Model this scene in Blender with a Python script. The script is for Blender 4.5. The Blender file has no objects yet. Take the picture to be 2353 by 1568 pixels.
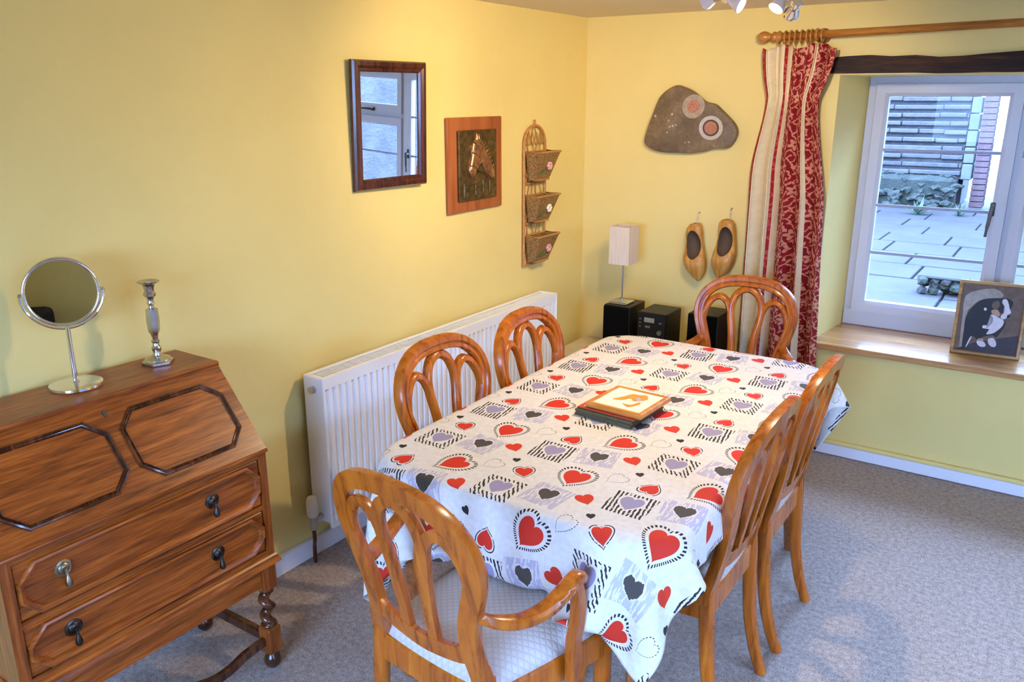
import bpy, bmesh, math, random, zlib, base64
import numpy as np
from mathutils import Vector, Matrix

SC = bpy.context.scene
COL = SC.collection
PI = math.pi
random.seed(7)

# ------------------------------------------------------------------ camera, sky, exposure
cam_d = bpy.data.cameras.new('camera')
cam_d.sensor_fit = 'HORIZONTAL'
cam_d.sensor_width = 36.0
cam_d.lens = 1901.25 / 2353 * 36
cam_d.clip_start = 0.02
cam_d.clip_end = 200
cam = bpy.data.objects.new('camera', cam_d)
cam.location = (2.272, -4.10, 1.74)
cam.rotation_euler = (PI / 2 - 0.2883, 0, 0.5916)
COL.objects.link(cam)
SC.camera = cam

world = bpy.data.worlds.new('overcast_sky')
SC.world = world
world.use_nodes = True
bg = world.node_tree.nodes['Background']
SKY = 34.0
bg.inputs['Color'].default_value = (0.31, 0.50, 1.0, 1)
bg.inputs['Strength'].default_value = SKY

def portal(name, loc, rot, sx, sy):
    d = bpy.data.lights.new(name, 'AREA')
    d.shape = 'RECTANGLE'
    d.size = sx
    d.size_y = sy
    d.cycles.is_portal = True
    o = bpy.data.objects.new(name, d)
    o.location = loc
    o.rotation_euler = rot
    COL.objects.link(o)
# openings of the three windows (portals only guide the sampling of the sky, they give off no light)
portal('sky_portal', (2.33, 0.55, 1.2), (-PI / 2, 0, 0), 2.0, 1.3)
portal('sky_portal', (4.40, -3.15, 1.05), (0, PI / 2, 0), 1.9, 2.4)
portal('sky_portal', (1.7, -5.75, 1.25), (PI / 2, 0, 0), 1.9, 1.4)

SC.view_settings.view_transform = 'Standard'
SC.view_settings.look = 'None'
SC.view_settings.gamma = 1.0
SC.view_settings.use_curve_mapping = False
SC.view_settings.exposure = 0.34
# light paths: enough bounces for a room, and stop refining pixels that are already clean
SC.cycles.max_bounces = 6
SC.cycles.diffuse_bounces = 3
SC.cycles.use_light_tree = False
SC.cycles.adaptive_threshold = 0.03
SC.cycles.use_denoising = True
LAMP_W = 37.0
LAMP_COL = (1.0, 0.80, 0.52)

# ------------------------------------------------------------------ shader helpers
class S:
    """a socket with arithmetic, so procedural patterns can be written as formulas"""
    def __init__(self, g, sock):
        self.g, self.s = g, sock
    def _b(self, op, o, rev=False):
        return self.g.m(op, o, self) if rev else self.g.m(op, self, o)
    def __add__(self, o): return self._b('ADD', o)
    def __radd__(self, o): return self._b('ADD', o)
    def __sub__(self, o): return self._b('SUBTRACT', o)
    def __rsub__(self, o): return self._b('SUBTRACT', o, True)
    def __mul__(self, o): return self._b('MULTIPLY', o)
    def __rmul__(self, o): return self._b('MULTIPLY', o)
    def __truediv__(self, o): return self._b('DIVIDE', o)
    def __lt__(self, o): return self._b('LESS_THAN', o)
    def __gt__(self, o): return self._b('GREATER_THAN', o)

class Gr:
    def __init__(self, name):
        self.mat = bpy.data.materials.new(name)
        self.mat.use_nodes = True
        self.nt = self.mat.node_tree
        self.p = self.nt.nodes['Principled BSDF']
        self.out = self.nt.nodes['Material Output']
    def n(self, t, **kw):
        nd = self.nt.nodes.new(t)
        for k, v in kw.items():
            setattr(nd, k, v)
        return nd
    def put(self, inp, v):
        if isinstance(v, S):
            self.nt.links.new(v.s, inp)
        elif isinstance(v, bpy.types.NodeSocket):
            self.nt.links.new(v, inp)
        elif isinstance(v, (tuple, list)):
            inp.default_value = tuple(v) + ((1.0,) if len(v) == 3 and inp.type == 'RGBA' else ())
        else:
            inp.default_value = v
    def m(self, op, a, b=None, c=None):
        nd = self.n('ShaderNodeMath', operation=op)
        self.put(nd.inputs[0], a)
        if b is not None: self.put(nd.inputs[1], b)
        if c is not None: self.put(nd.inputs[2], c)
        return S(self, nd.outputs[0])
    def mix(self, f, a, b):
        nd = self.n('ShaderNodeMix', data_type='RGBA')
        self.put(nd.inputs[0], f)
        self.put(nd.inputs[6], a)
        self.put(nd.inputs[7], b)
        return S(self, nd.outputs[2])
    def coord(self, kind='Object'):
        return self.n('ShaderNodeTexCoord').outputs[kind]
    def mapping(self, vec, scale=(1, 1, 1), rot=(0, 0, 0), loc=(0, 0, 0)):
        nd = self.n('ShaderNodeMapping')
        self.put(nd.inputs[0], vec)
        nd.inputs['Scale'].default_value = scale
        nd.inputs['Rotation'].default_value = rot
        nd.inputs['Location'].default_value = loc
        return nd.outputs[0]
    def noise(self, vec, scale=5, detail=3, rough=0.5, dist=0.0):
        nd = self.n('ShaderNodeTexNoise')
        if vec is not None: self.put(nd.inputs['Vector'], vec)
        nd.inputs['Scale'].default_value = scale
        nd.inputs['Detail'].default_value = detail
        nd.inputs['Roughness'].default_value = rough
        nd.inputs['Distortion'].default_value = dist
        return S(self, nd.outputs[0])
    def ramp(self, f, stops, interp='LINEAR'):
        nd = self.n('ShaderNodeValToRGB')
        cr = nd.color_ramp
        cr.interpolation = interp
        while len(cr.elements) < len(stops):
            cr.elements.new(0.5)
        for e, (p, c) in zip(cr.elements, stops):
            e.position = p
            e.color = tuple(c) + (1,)
        self.put(nd.inputs[0], f)
        return S(self, nd.outputs[0])
    def bump(self, h, strength=0.3, dist=0.01):
        nd = self.n('ShaderNodeBump')
        nd.inputs['Strength'].default_value = strength
        nd.inputs['Distance'].default_value = dist
        self.put(nd.inputs['Height'], h)
        self.put(self.p.inputs['Normal'], nd.outputs[0])
    def done(self, col=None, rough=0.5, metal=0.0, spec=0.5, coat=0.0):
        if col is not None: self.put(self.p.inputs['Base Color'], col)
        self.put(self.p.inputs['Roughness'], rough)
        self.p.inputs['Metallic'].default_value = metal
        self.p.inputs['Specular IOR Level'].default_value = spec
        if coat:
            self.p.inputs['Coat Weight'].default_value = coat
            self.p.inputs['Coat Roughness'].default_value = 0.12
        return self.mat

def lin(r, g, b):
    f = lambda c: (c / 255 / 12.92) if c / 255 <= 0.04045 else ((c / 255 + 0.055) / 1.055) ** 2.4
    return (f(r), f(g), f(b))

M = {}
def plain(name, col, rough=0.5, metal=0.0, spec=0.5, var=0.06, scale=14, coat=0.0):
    g = Gr(name)
    n = g.noise(g.coord(), scale, 3)
    k = [max(0, c * (1 - var)) for c in col], [min(1, c * (1 + var)) for c in col]
    c = g.ramp(n, [(0.3, k[0]), (0.7, k[1])])
    M[name] = g.done(c, rough, metal, spec, coat)
    return M[name]

def wood(name, dark, mid, light, axis=2, rough=0.3, fine=1.0, coat=0.3, fig=0.5):
    g = Gr(name)
    sc = [16 * fine] * 3
    sc[axis] = 1.3 * fine
    v = g.mapping(g.coord(), tuple(sc))
    a = g.noise(v, 2.2, 5, 0.62, 0.6)
    sc2 = [90 * fine] * 3
    sc2[axis] = 5 * fine
    b = g.noise(g.mapping(g.coord(), tuple(sc2)), 2.0, 2, 0.6)
    f = a * (1 - fig * 0.5) + b * (fig * 0.5)
    c = g.ramp(f, [(0.33, dark), (0.5, mid), (0.68, light)])
    g.bump(b, 0.08, 0.002)
    r = g.m('MULTIPLY_ADD', a, 0.15, rough - 0.07)
    M[name] = g.done(c, r, 0, 0.38, coat)
    return M[name]

# paints and plaster
def paint(name, col, bumpy=0.25, rough=0.6, var=0.03):
    g = Gr(name)
    n = g.noise(g.coord(), 2.2, 4, 0.55)
    f = g.noise(g.coord(), 26, 4, 0.6)
    c = g.ramp(n, [(0.3, [x * (1 - var) for x in col]), (0.7, [min(1, x * (1 + var)) for x in col])])
    g.bump(n * 1.4 + f * 0.25, bumpy, 0.02)
    M[name] = g.done(c, rough, 0, 0.35)
paint('wall_paint', lin(236, 212, 134))
paint('ceiling_paint', lin(228, 212, 178), 0.3, 0.75)
paint('white_gloss', lin(236, 236, 240), 0.03, 0.25, 0.01)
paint('window_white', lin(198, 198, 206), 0.0, 0.3, 0.01)
paint('radiator_white', lin(248, 248, 248), 0.0, 0.3, 0.01)

g = Gr('carpet')
a = g.noise(g.coord(), 240, 2, 0.7)
b = g.noise(g.coord(), 55, 3, 0.6)
f = a * 0.65 + b * 0.35
c = g.ramp(f, [(0.34, lin(128, 110, 98)), (0.5, lin(182, 163, 148)), (0.66, lin(222, 206, 192))])
g.bump(f, 0.9, 0.012)
M['carpet'] = g.done(c, 0.95, 0, 0.1)

wood('chair_wood', lin(138, 66, 18), lin(182, 94, 20), lin(208, 120, 34), 2, 0.28, 0.8, 0.18, 0.25)
wood('oak_dark', lin(70, 28, 5), lin(138, 66, 15), lin(184, 100, 30), 1, 0.34, 1.0, 0.15, 0.8)
wood('oak_side', lin(68, 30, 10), lin(130, 62, 15), lin(172, 94, 30), 2, 0.34, 1.0, 0.15, 0.8)
wood('oak_black', lin(34, 15, 8), lin(62, 30, 14), lin(92, 48, 24), 1, 0.28, 1.0, 0.4, 0.5)
wood('oak_turned', lin(36, 14, 8), lin(74, 36, 17), lin(120, 64, 30), 2, 0.22, 1.0, 0.5, 0.5)
wood('beam_wood', lin(16, 8, 5), lin(46, 25, 14), lin(98, 60, 36), 0, 0.7, 1.0, 0.0, 0.9)
wood('sill_wood', lin(150, 96, 50), lin(192, 140, 84), lin(214, 170, 112), 0, 0.2, 0.7, 0.5, 0.6)
wood('pole_wood', lin(140, 82, 30), lin(176, 112, 46), lin(198, 136, 66), 0, 0.28, 1.0, 0.4, 0.4)
wood('mahogany', lin(40, 14, 10), lin(72, 28, 18), lin(104, 48, 30), 2, 0.28, 1.2, 0.4, 0.5)
wood('plaque_wood', lin(132, 66, 30), lin(164, 88, 44), lin(182, 106, 58), 2, 0.4, 0.6, 0.1, 0.4)
wood('clog_wood', lin(150, 96, 34), lin(192, 134, 58), lin(214, 162, 84), 2, 0.42, 1.2, 0.2, 0.3)
wood('trivet_wood', lin(170, 98, 34), lin(206, 130, 52), lin(226, 158, 82), 0, 0.35, 1.2, 0.3, 0.4)
wood('picture_wood', lin(128, 88, 36), lin(172, 128, 62), lin(196, 156, 92), 0, 0.4, 1.5, 0.2, 0.4)
wood('table_wood', lin(104, 50, 18), lin(150, 82, 34), lin(182, 108, 50), 1, 0.3, 1.0, 0.4, 0.4)

g = Gr('seat_fabric')
xy = g.n('ShaderNodeSeparateXYZ'); g.put(xy.inputs[0], g.coord())
X, Y = S(g, xy.outputs[0]), S(g, xy.outputs[1])
d1 = g.m('ABSOLUTE', g.m('SINE', (X + Y) * 150))
d2 = g.m('ABSOLUTE', g.m('SINE', (X - Y) * 150))
q = g.m('MINIMUM', d1, d2)
n = g.noise(g.coord(), 300, 2)
c = g.ramp(q * 0.7 + n * 0.3, [(0.0, lin(190, 176, 162)), (0.35, lin(208, 196, 184)), (0.9, lin(218, 206, 194))])
g.bump(q + n * 0.2, 0.22, 0.004)
M['seat_fabric'] = g.done(c, 0.75, 0, 0.3)

plain('chrome', (0.82, 0.82, 0.84), 0.07, 1.0, 0.5, 0.01)
plain('pewter', (0.52, 0.50, 0.46), 0.22, 1.0, 0.5, 0.15, 30)
plain('antique_brass', (0.07, 0.06, 0.05), 0.35, 1.0, 0.5, 0.3, 60)
plain('pale_brass', (0.30, 0.24, 0.15), 0.35, 1.0, 0.5, 0.3, 60)
plain('steel', (0.5, 0.5, 0.5), 0.3, 1.0)
plain('iron', (0.10, 0.09, 0.08), 0.45, 0.8)
plain('copper_pipe', lin(110, 70, 50), 0.4, 0.7)
plain('black_plastic', lin(14, 14, 15), 0.35, 0, 0.4)
plain('black_ash', lin(20, 19, 18), 0.4, 0, 0.4, 0.2, 40)
plain('speaker_cloth', lin(9, 9, 10), 0.9, 0, 0.1, 0.3, 300)
plain('display_grey', lin(150, 146, 130), 0.3)
plain('silver_plastic', lin(120, 120, 118), 0.35, 0.4)
plain('valve_white', lin(232, 228, 220), 0.4)
plain('cabinet_cream', lin(222, 206, 172), 0.5)
plain('lead_grey', lin(150, 156, 186), 0.5)
plain('rubber_black', lin(20, 20, 20), 0.6)
plain('sofa_fabric', lin(44, 42, 44), 0.85, 0, 0.2, 0.2, 40)
plain('lining_cream', lin(214, 200, 170), 0.8, 0, 0.2)

g = Gr('lamp_shade_fabric')
v = g.mapping(g.coord(), (260, 260, 8))
n = g.noise(v, 1.0, 2)
c = g.ramp(n, [(0.3, lin(214, 194, 168)), (0.7, lin(230, 212, 188))])
g.p.inputs['Subsurface Weight'].default_value = 0.0
M['lamp_shade_fabric'] = g.done(c, 0.8, 0, 0.2)

g = Gr('mirror_glass')
M['mirror_glass'] = g.done((0.93, 0.94, 0.95), 0.0, 1.0)
n = g.noise(g.coord(), 3, 1)
g.put(g.p.inputs['Base Color'], g.ramp(n, [(0, (0.92, 0.93, 0.94)), (1, (0.94, 0.95, 0.96))]))

g = Gr('window_glass')
tr = g.n('ShaderNodeBsdfTransparent'); tr.inputs[0].default_value = (0.96, 0.98, 0.98, 1)
gl = g.n('ShaderNodeBsdfGlossy'); gl.inputs['Roughness'].default_value = 0.01
fr = g.n('ShaderNodeFresnel'); fr.inputs[0].default_value = 1.16
mx = g.n('ShaderNodeMixShader')
g.put(mx.inputs[0], fr.outputs[0]); g.put(mx.inputs[1], tr.outputs[0]); g.put(mx.inputs[2], gl.outputs[0])
g.put(g.out.inputs[0], mx.outputs[0])
M['window_glass'] = g.mat

g = Gr('bulb_lit')
g.p.inputs['Emission Color'].default_value = (1.0, 0.86, 0.64, 1)
g.p.inputs['Emission Strength'].default_value = 14.0
n = g.noise(g.coord(), 60, 1)
M['bulb_lit'] = g.done(g.ramp(n, [(0, (0.8, 0.8, 0.8)), (1, (0.9, 0.9, 0.9))]), 0.3)

g = Gr('wicker')
v = g.mapping(g.coord(), (60, 60, 160))
w = g.noise(v, 1.6, 3, 0.6)
c = g.ramp(w, [(0.3, lin(84, 58, 28)), (0.5, lin(146, 108, 58)), (0.7, lin(186, 146, 88))])
g.bump(w, 0.8, 0.004)
M['wicker'] = g.done(c, 0.55, 0, 0.4)
plain('cane', lin(186, 128, 66), 0.45, 0, 0.4, 0.2, 60)
plain('flower_pink', lin(220, 160, 150), 0.7)
plain('flower_white', lin(230, 220, 190), 0.7)
plain('leaf_dull', lin(96, 104, 62), 0.7)

g = Gr('bronze_relief')
n = g.noise(g.coord(), 40, 4, 0.6)
c = g.ramp(n, [(0.3, lin(78, 62, 36)), (0.6, lin(120, 98, 60)), (0.8, lin(160, 128, 78))])
g.bump(n, 0.3, 0.003)
M['bronze_relief'] = g.done(c, 0.38, 0.75, 0.5)
plain('bronze_bright', lin(176, 128, 88), 0.3, 0.85, 0.5, 0.35, 50)

g = Gr('fossil_stone')
n = g.noise(g.coord(), 9, 6, 0.65)
n2 = g.noise(g.coord(), 90, 3, 0.6)
c = g.ramp(n * 0.7 + n2 * 0.3, [(0.3, lin(84, 68, 48)), (0.5, lin(116, 96, 70)), (0.62, lin(140, 116, 84)), (0.75, lin(176, 148, 110))])
g.bump(n + n2 * 0.4, 0.7, 0.01)
M['fossil_stone'] = g.done(c, 0.5, 0, 0.5)
plain('agate_white', lin(190, 178, 160), 0.3, 0, 0.5, 0.12, 90)
plain('agate_rust', lin(176, 112, 70), 0.35, 0, 0.5, 0.3, 90)
plain('agate_dark', lin(60, 44, 32), 0.35, 0, 0.5, 0.3, 90)
plain('clog_inside', lin(96, 74, 54), 0.8)
plain('agate_halo', lin(168, 148, 124), 0.35, 0, 0.5, 0.15, 60)
plain('reflector_glass', lin(228, 212, 204), 0.25)

plain('tile_white', lin(244, 240, 226), 0.2)
plain('print_orange', lin(222, 152, 62), 0.3, 0, 0.5, 0.2, 60)
plain('print_lilac', lin(188, 172, 206), 0.3)
plain('mat_red', lin(206, 66, 44), 0.3)
plain('mat_cream', lin(232, 222, 180), 0.3)
plain('mat_green', lin(92, 98, 70), 0.4, 0, 0.5, 0.3, 50)
plain('cork_brown', lin(92, 74, 50), 0.8, 0, 0.2, 0.25, 200)
plain('picture_brown', lin(104, 82, 66), 0.55, 0, 0.5, 0.25, 25)
plain('picture_tan', lin(146, 128, 104), 0.3, 0, 0.5, 0.2, 40)
plain('picture_black', lin(20, 21, 27), 0.55, 0, 0.5, 0.2, 60)
plain('picture_white', lin(214, 204, 210), 0.3, 0, 0.5, 0.08, 60)
plain('picture_rust', lin(178, 132, 94), 0.3)
plain('picture_floor', lin(54, 46, 52), 0.55, 0, 0.5, 0.2, 60)

# outdoors
def stone(name, c0, c1, c2, sc=7, bump=0.8):
    g = Gr(name)
    n = g.noise(g.coord(), sc, 6, 0.65)
    n2 = g.noise(g.coord(), sc * 9, 3, 0.6)
    c = g.ramp(n * 0.75 + n2 * 0.25, [(0.3, c0), (0.5, c1), (0.7, c2)])
    g.bump(n + n2 * 0.4, bump, 0.03)
    M[name] = g.done(c, 0.85, 0, 0.2)
stone('paving_stone', (0.022, 0.020, 0.020), (0.030, 0.027, 0.026), (0.038, 0.034, 0.033), 2.2, 0.3)
stone('step_stone', (0.040, 0.037, 0.037), (0.062, 0.057, 0.056), (0.08, 0.074, 0.07), 3)
stone('riser_stone', (0.016, 0.016, 0.017), (0.034, 0.034, 0.034), (0.055, 0.052, 0.05), 4)
stone('rubble', (0.012, 0.015, 0.011), (0.024, 0.028, 0.021), (0.045, 0.047, 0.040), 5)
stone('garden_wall', (0.045, 0.042, 0.040), (0.068, 0.064, 0.060), (0.09, 0.085, 0.08), 3.5, 1.0)
stone('brick_pink', (0.055, 0.030, 0.030), (0.078, 0.044, 0.044), (0.095, 0.06, 0.06), 6)
stone('white_render', (0.065, 0.068, 0.062), (0.08, 0.083, 0.078), (0.09, 0.094, 0.088), 4, 0.2)
stone('soil', (0.03, 0.028, 0.02), (0.05, 0.045, 0.035), (0.07, 0.065, 0.05), 2)
plain('leaf_green', (0.03, 0.06, 0.03), 0.6, 0, 0.3, 0.4, 9)

# printed heart tablecloth: one motif cell of 330 x 276 mm repeated with a drop
g = Gr('heart_cloth')
uv = g.n('ShaderNodeUVMap'); uv.uv_map = 'flat'
se = g.n('ShaderNodeSeparateXYZ'); g.put(se.inputs[0], uv.outputs[0])
jit = g.n('ShaderNodeTexNoise'); jit.inputs['Scale'].default_value = 60; jit.inputs['Detail'].default_value = 2
g.put(jit.inputs['Vector'], uv.outputs[0])
jv = S(g, jit.outputs[0])
UX, UY = S(g, se.outputs[0]), S(g, se.outputs[1])
CW, CH, DROP = 0.330, 0.2765, 0.170
AX, AY = 0.951, -2.159
def cell(mx_, my_):
    a = UX - (AX + mx_)
    col = g.m('FLOOR', a / CW + 0.5)
    x = a - col * CW
    b = UY - (AY + my_) + col * DROP
    row = g.m('FLOOR', b / CH + 0.5)
    y = b - row * CH
    par = g.m('ABSOLUTE', g.m('MODULO', row, 2.0))
    return x, y, par
def rot(x, y, ang):
    if isinstance(ang, S):
        c_, s_ = g.m('COSINE', ang), g.m('SINE', ang)
    else:
        c_, s_ = math.cos(ang), math.sin(ang)
    return x * c_ + y * s_, y * c_ - x * s_
def heart(x, y, ang, size, yo=0.12):
    """field that is 1 on the outline of a heart of half width size, smaller inside"""
    X, Y = rot(x, y, ang)
    X = g.m('ABSOLUTE', X / size)
    Y = Y / size + yo
    k = Y - g.m('SQRT', X) * 0.72
    return g.m('SQRT', X * X + k * k)
def band(f, a, b):
    return (f > a) * (f < b)
base = g.ramp(jv, [(0.3, lin(222, 214, 202)), (0.7, lin(234, 227, 216))])
RED = lin(214, 52, 34); INK = lin(44, 42, 44); LILAC = lin(158, 148, 176); WASH = lin(188, 182, 200)
col = base
# dark heart on a brushed lilac square
x, y, par = cell(-0.010, -0.123)
sx, sy = rot(x, y, par * 0.3 - 0.1)
sq = g.m('MAXIMUM', g.m('ABSOLUTE', sx), g.m('ABSOLUTE', sy))
brn = g.n('ShaderNodeTexNoise'); brn.inputs['Scale'].default_value = 1.0; brn.inputs['Detail'].default_value = 3
bm_ = g.mapping(uv.outputs[0], (150, 25, 1)); g.put(brn.inputs['Vector'], bm_)
bs = S(g, brn.outputs[0])
col = g.mix((sq < 0.056) * (bs > 0.46) * 0.9, col, WASH)
h = heart(x, y, 0.12, 0.027)
col = g.mix((h < 1.18) * (bs > 0.40) * (h > 1.0), col, lin(226, 222, 224))
col = g.mix(h < 1.0 + (bs - 0.5) * 0.5, col, lin(80, 74, 68))
# lilac heart in a scratched frame: zebra strokes and sketched strokes alternate
x, y, par = cell(-0.139, 0.120)
h = heart(x, y, 0.05, 0.031)
sq = g.m('MAXIMUM', g.m('ABSOLUTE', x), g.m('ABSOLUTE', y))
wav = g.m('SINE', x * 560 + jv * 5 + y * 90)
zeb = (wav > 0.05) * (sq < 0.058) * (h > 1.22)
sk = g.m('SINE', x * 470 + y * 300 + jv * 7)
ske = (sk > 0.25) * band(sq, 0.033, 0.058) * (h > 1.18)
pick = par < 0.5
col = g.mix((zeb * pick + ske * (1 - pick)) * (jv > 0.36), col, INK)
col = g.mix(h < 1.0, col, LILAC)
# big red heart with a stitched ring
x, y, par = cell(0, 0)
ang = par * -0.62
h = heart(x, y, ang, 0.037)
rx, ry = rot(x, y, ang)
th = g.m('ARCTAN2', rx, ry)
das = g.m('SINE', th * 40)
col = g.mix(band(h, 1.27, 1.52) * (das > -0.15), col, INK)
col = g.mix(h < 1.0, col, RED)
# medium red heart with a thin outline
x, y, par = cell(-0.130, -0.044)
ang = par * 2.4 + 0.55
h = heart(x, y, ang, 0.0245)
col = g.mix(band(h, 1.17, 1.30) * (jv > 0.42), col, INK)
col = g.mix(h < 1.0, col, RED)
# plain red heart
x, y, par = cell(0.087, -0.091)
h = heart(x, y, 0.75, 0.0245)
col = g.mix(h < 1.0, col, lin(216, 58, 36))
# small dark heart
x, y, par = cell(0.139, 0.118)
h = heart(x, y, 0.5, 0.0115)
col = g.mix(h < 1.0, col, INK)
# dashed outline heart
x, y, par = cell(0.095, 0.058)
h = heart(x, y, -0.5, 0.027)
th = g.m('ARCTAN2', x, y)
das = g.m('SINE', th * 26)
col = g.mix(band(h, 0.96, 1.04) * (das > -0.3), col, INK)
wn = g.noise(g.mapping(uv.outputs[0], (900, 900, 1)), 1.0, 1)
g.bump(wn + jv * 0.4, 0.12, 0.002)
M['heart_cloth'] = g.done(col, 0.7, 0, 0.25)

# curtain: cream and red floral stripes
g = Gr('curtain_fabric')
uv = g.n('ShaderNodeUVMap'); uv.uv_map = 'flat'
se = g.n('ShaderNodeSeparateXYZ'); g.put(se.inputs[0], uv.outputs[0])
U, V = S(g, se.outputs[0]), S(g, se.outputs[1])
def stripe(a, b): return (U > a) * (U < b)
redm = stripe(-1, 0.05) + stripe(0.318, 0.333) + stripe(0.41, 0.715) + stripe(0.765, 2)
ux = U * 0.62
ns = g.n('ShaderNodeTexNoise'); ns.inputs['Scale'].default_value = 26; ns.inputs['Detail'].default_value = 2
cb = g.n('ShaderNodeCombineXYZ'); g.put(cb.inputs[0], ux); g.put(cb.inputs[1], V)
g.put(ns.inputs['Vector'], cb.outputs[0])
nz = S(g, ns.outputs[0])
row = g.m('FLOOR', V / 0.105)
off = g.m('MODULO', row, 2.0) * 0.05
fx = g.m('MODULO', ux + off + 10, 0.10) - 0.05
fy = V - row * 0.105 - 0.0525
r = g.m('SQRT', fx * fx + fy * fy)
t = g.m('ARCTAN2', fx, fy)
pet = 0.021 + g.m('COSINE', t * 5 + row * 2.0) * 0.007
flower = (r < pet) * (r > 0.0055)
v1 = g.m('SINE', ux * 215 + V * 95 + nz * 13)
v2 = g.m('SINE', ux * -150 + V * 200 + nz * 13 + 2.0)
leaf = g.m('MAXIMUM', (v1 > 0.66) * (nz < 0.56), (v2 > 0.62) * (nz > 0.48))
gap = r > pet + 0.006
mo = g.m('MINIMUM', flower + leaf * gap, 1.0)
redc = g.ramp(nz, [(0.3, lin(122, 14, 22)), (0.7, lin(146, 24, 30))])
pat = g.mix(mo, redc, lin(206, 140, 112))
wv = g.noise(g.mapping(cb.outputs[0], (60, 600, 1)), 1.0, 1)
cream = g.ramp(wv * 0.6 + nz * 0.4, [(0.3, lin(212, 190, 148)), (0.7, lin(232, 214, 176))])
edge = stripe(-1, 0.05) + stripe(0.318, 0.333)
c = g.mix(g.m('MINIMUM', redm, 1.0), cream, g.mix(edge * 0.7, pat, lin(176, 34, 36)))
g.bump(wv + mo * 0.5, 0.15, 0.002)
M['curtain_fabric'] = g.done(c, 0.7, 0, 0.3)

# ------------------------------------------------------------------ mesh helpers
def obj(name, bm, mats, parent=None, smooth=False, label=None, recalc=True, loc=None):
    if recalc:
        bmesh.ops.recalc_face_normals(bm, faces=bm.faces)
    me = bpy.data.meshes.new(name)
    bm.to_mesh(me)
    bm.free()
    for m in (mats if isinstance(mats, (list, tuple)) else [mats]):
        me.materials.append(M[m])
    if smooth:
        for p in me.polygons:
            p.use_smooth = True
        if smooth != 'all':
            try:
                me.set_sharp_from_angle(angle=math.radians(smooth if smooth is not True else 40))
            except Exception:
                pass
    o = bpy.data.objects.new(name, me)
    COL.objects.link(o)
    if parent is not None:
        o.parent = parent
    if loc is not None:
        o.location = loc
    if label:
        o['label'] = label
    return o

def tag(o, label, cat, group=None):
    o['label'] = label
    o['category'] = cat
    if group:
        o['group'] = group
    return o

def thing(name, label, cat, loc=(0, 0, 0), rotz=0.0, group=None):
    o = bpy.data.objects.new(name, None)
    o.empty_display_size = 0.05
    COL.objects.link(o)
    o.location = loc
    o.rotation_euler = (0, 0, rotz)
    return tag(o, label, cat, group)

def struct(o):
    o['kind'] = 'structure'
    return o

def struct_empty(name, loc=(0, 0, 0)):
    o = bpy.data.objects.new(name, None)
    o.empty_display_size = 0.05
    o.location = loc
    COL.objects.link(o)
    return struct(o)

def copy_tree(o, parent=None):
    c = o.copy()
    COL.objects.link(c)
    c.parent = parent
    for ch in list(o.children):
        copy_tree(ch, c)
    return c

def box(bm, x0, x1, y0, y1, z0, z1, b=0.0, seg=1, mi=0):
    vs = [bm.verts.new((x, y, z)) for x in (x0, x1) for y in (y0, y1) for z in (z0, z1)]
    F = [(0, 1, 3, 2), (4, 6, 7, 5), (0, 4, 5, 1), (2, 3, 7, 6), (0, 2, 6, 4), (1, 5, 7, 3)]
    fs = []
    for f in F:
        fc = bm.faces.new([vs[i] for i in f])
        fc.material_index = mi
        fs.append(fc)
    if b > 0:
        es = list({e for f in fs for e in f.edges})
        bmesh.ops.bevel(bm, geom=es, offset=b, segments=seg, affect='EDGES', profile=0.5)
    return vs

def B(x0, x1, y0, y1, z0, z1, b=0.0, seg=1):
    bm = bmesh.new()
    box(bm, x0, x1, y0, y1, z0, z1, b, seg)
    return bm

def skin(bm, rings, cap=True, loop=False, mi=0):
    vr = [[bm.verts.new(p) for p in r] for r in rings]
    n = len(vr[0])
    pairs = list(zip(vr, vr[1:])) + ([(vr[-1], vr[0])] if loop else [])
    for a, b in pairs:
        for i in range(n):
            j = (i + 1) % n
            try:
                f = bm.faces.new((a[i], a[j], b[j], b[i]))
                f.material_index = mi
            except ValueError:
                pass
    if cap and not loop:
        for r, rev in ((vr[0], True), (vr[-1], False)):
            try:
                f = bm.faces.new(list(reversed(r)) if rev else r)
                f.material_index = mi
            except ValueError:
                pass
    return vr

def cr(pts, n=6, closed=False):
    """Catmull-Rom through points"""
    P = [Vector(p) for p in pts]
    out = []
    N = len(P)
    for i in range(N if closed else N - 1):
        p0 = P[(i - 1) % N] if closed or i > 0 else P[0] * 2 - P[1]
        p1, p2 = P[i], P[(i + 1) % N]
        p3 = P[(i + 2) % N] if closed or i + 2 < N else P[-1] * 2 - P[-2]
        for k in range(n):
            t = k / n
            out.append(0.5 * ((2 * p1) + (p2 - p0) * t + (2 * p0 - 5 * p1 + 4 * p2 - p3) * t * t + (3 * p1 - p0 - 3 * p2 + p3) * t ** 3))
    if not closed:
        out.append(P[-1])
    return out

def tube(bm, pts, r, n=8, closed=False, mi=0, flat=None):
    """tube along a 3d path; r number or list; flat=(ru, rv) scales"""
    P = [Vector(p) for p in pts]
    N = len(P)
    rs = r if isinstance(r, (list, tuple)) else [r] * N
    T = []
    for i in range(N):
        a = P[i - 1] if (i > 0 or closed) else P[i]
        b = P[(i + 1) % N] if (i < N - 1 or closed) else P[i]
        T.append((b - a).normalized())
    up = Vector((0, 0, 1)) if abs(T[0].z) < 0.9 else Vector((1, 0, 0))
    u = T[0].cross(up).normalized()
    rings = []
    for i in range(N):
        u = (u - T[i] * u.dot(T[i])).normalized()
        v = T[i].cross(u)
        fu, fv = flat if flat else (1, 1)
        rings.append([P[i] + (u * math.cos(a) * fu + v * math.sin(a) * fv) * rs[i] for a in [2 * PI * k / n for k in range(n)]])
    skin(bm, rings, True, closed, mi)

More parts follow.
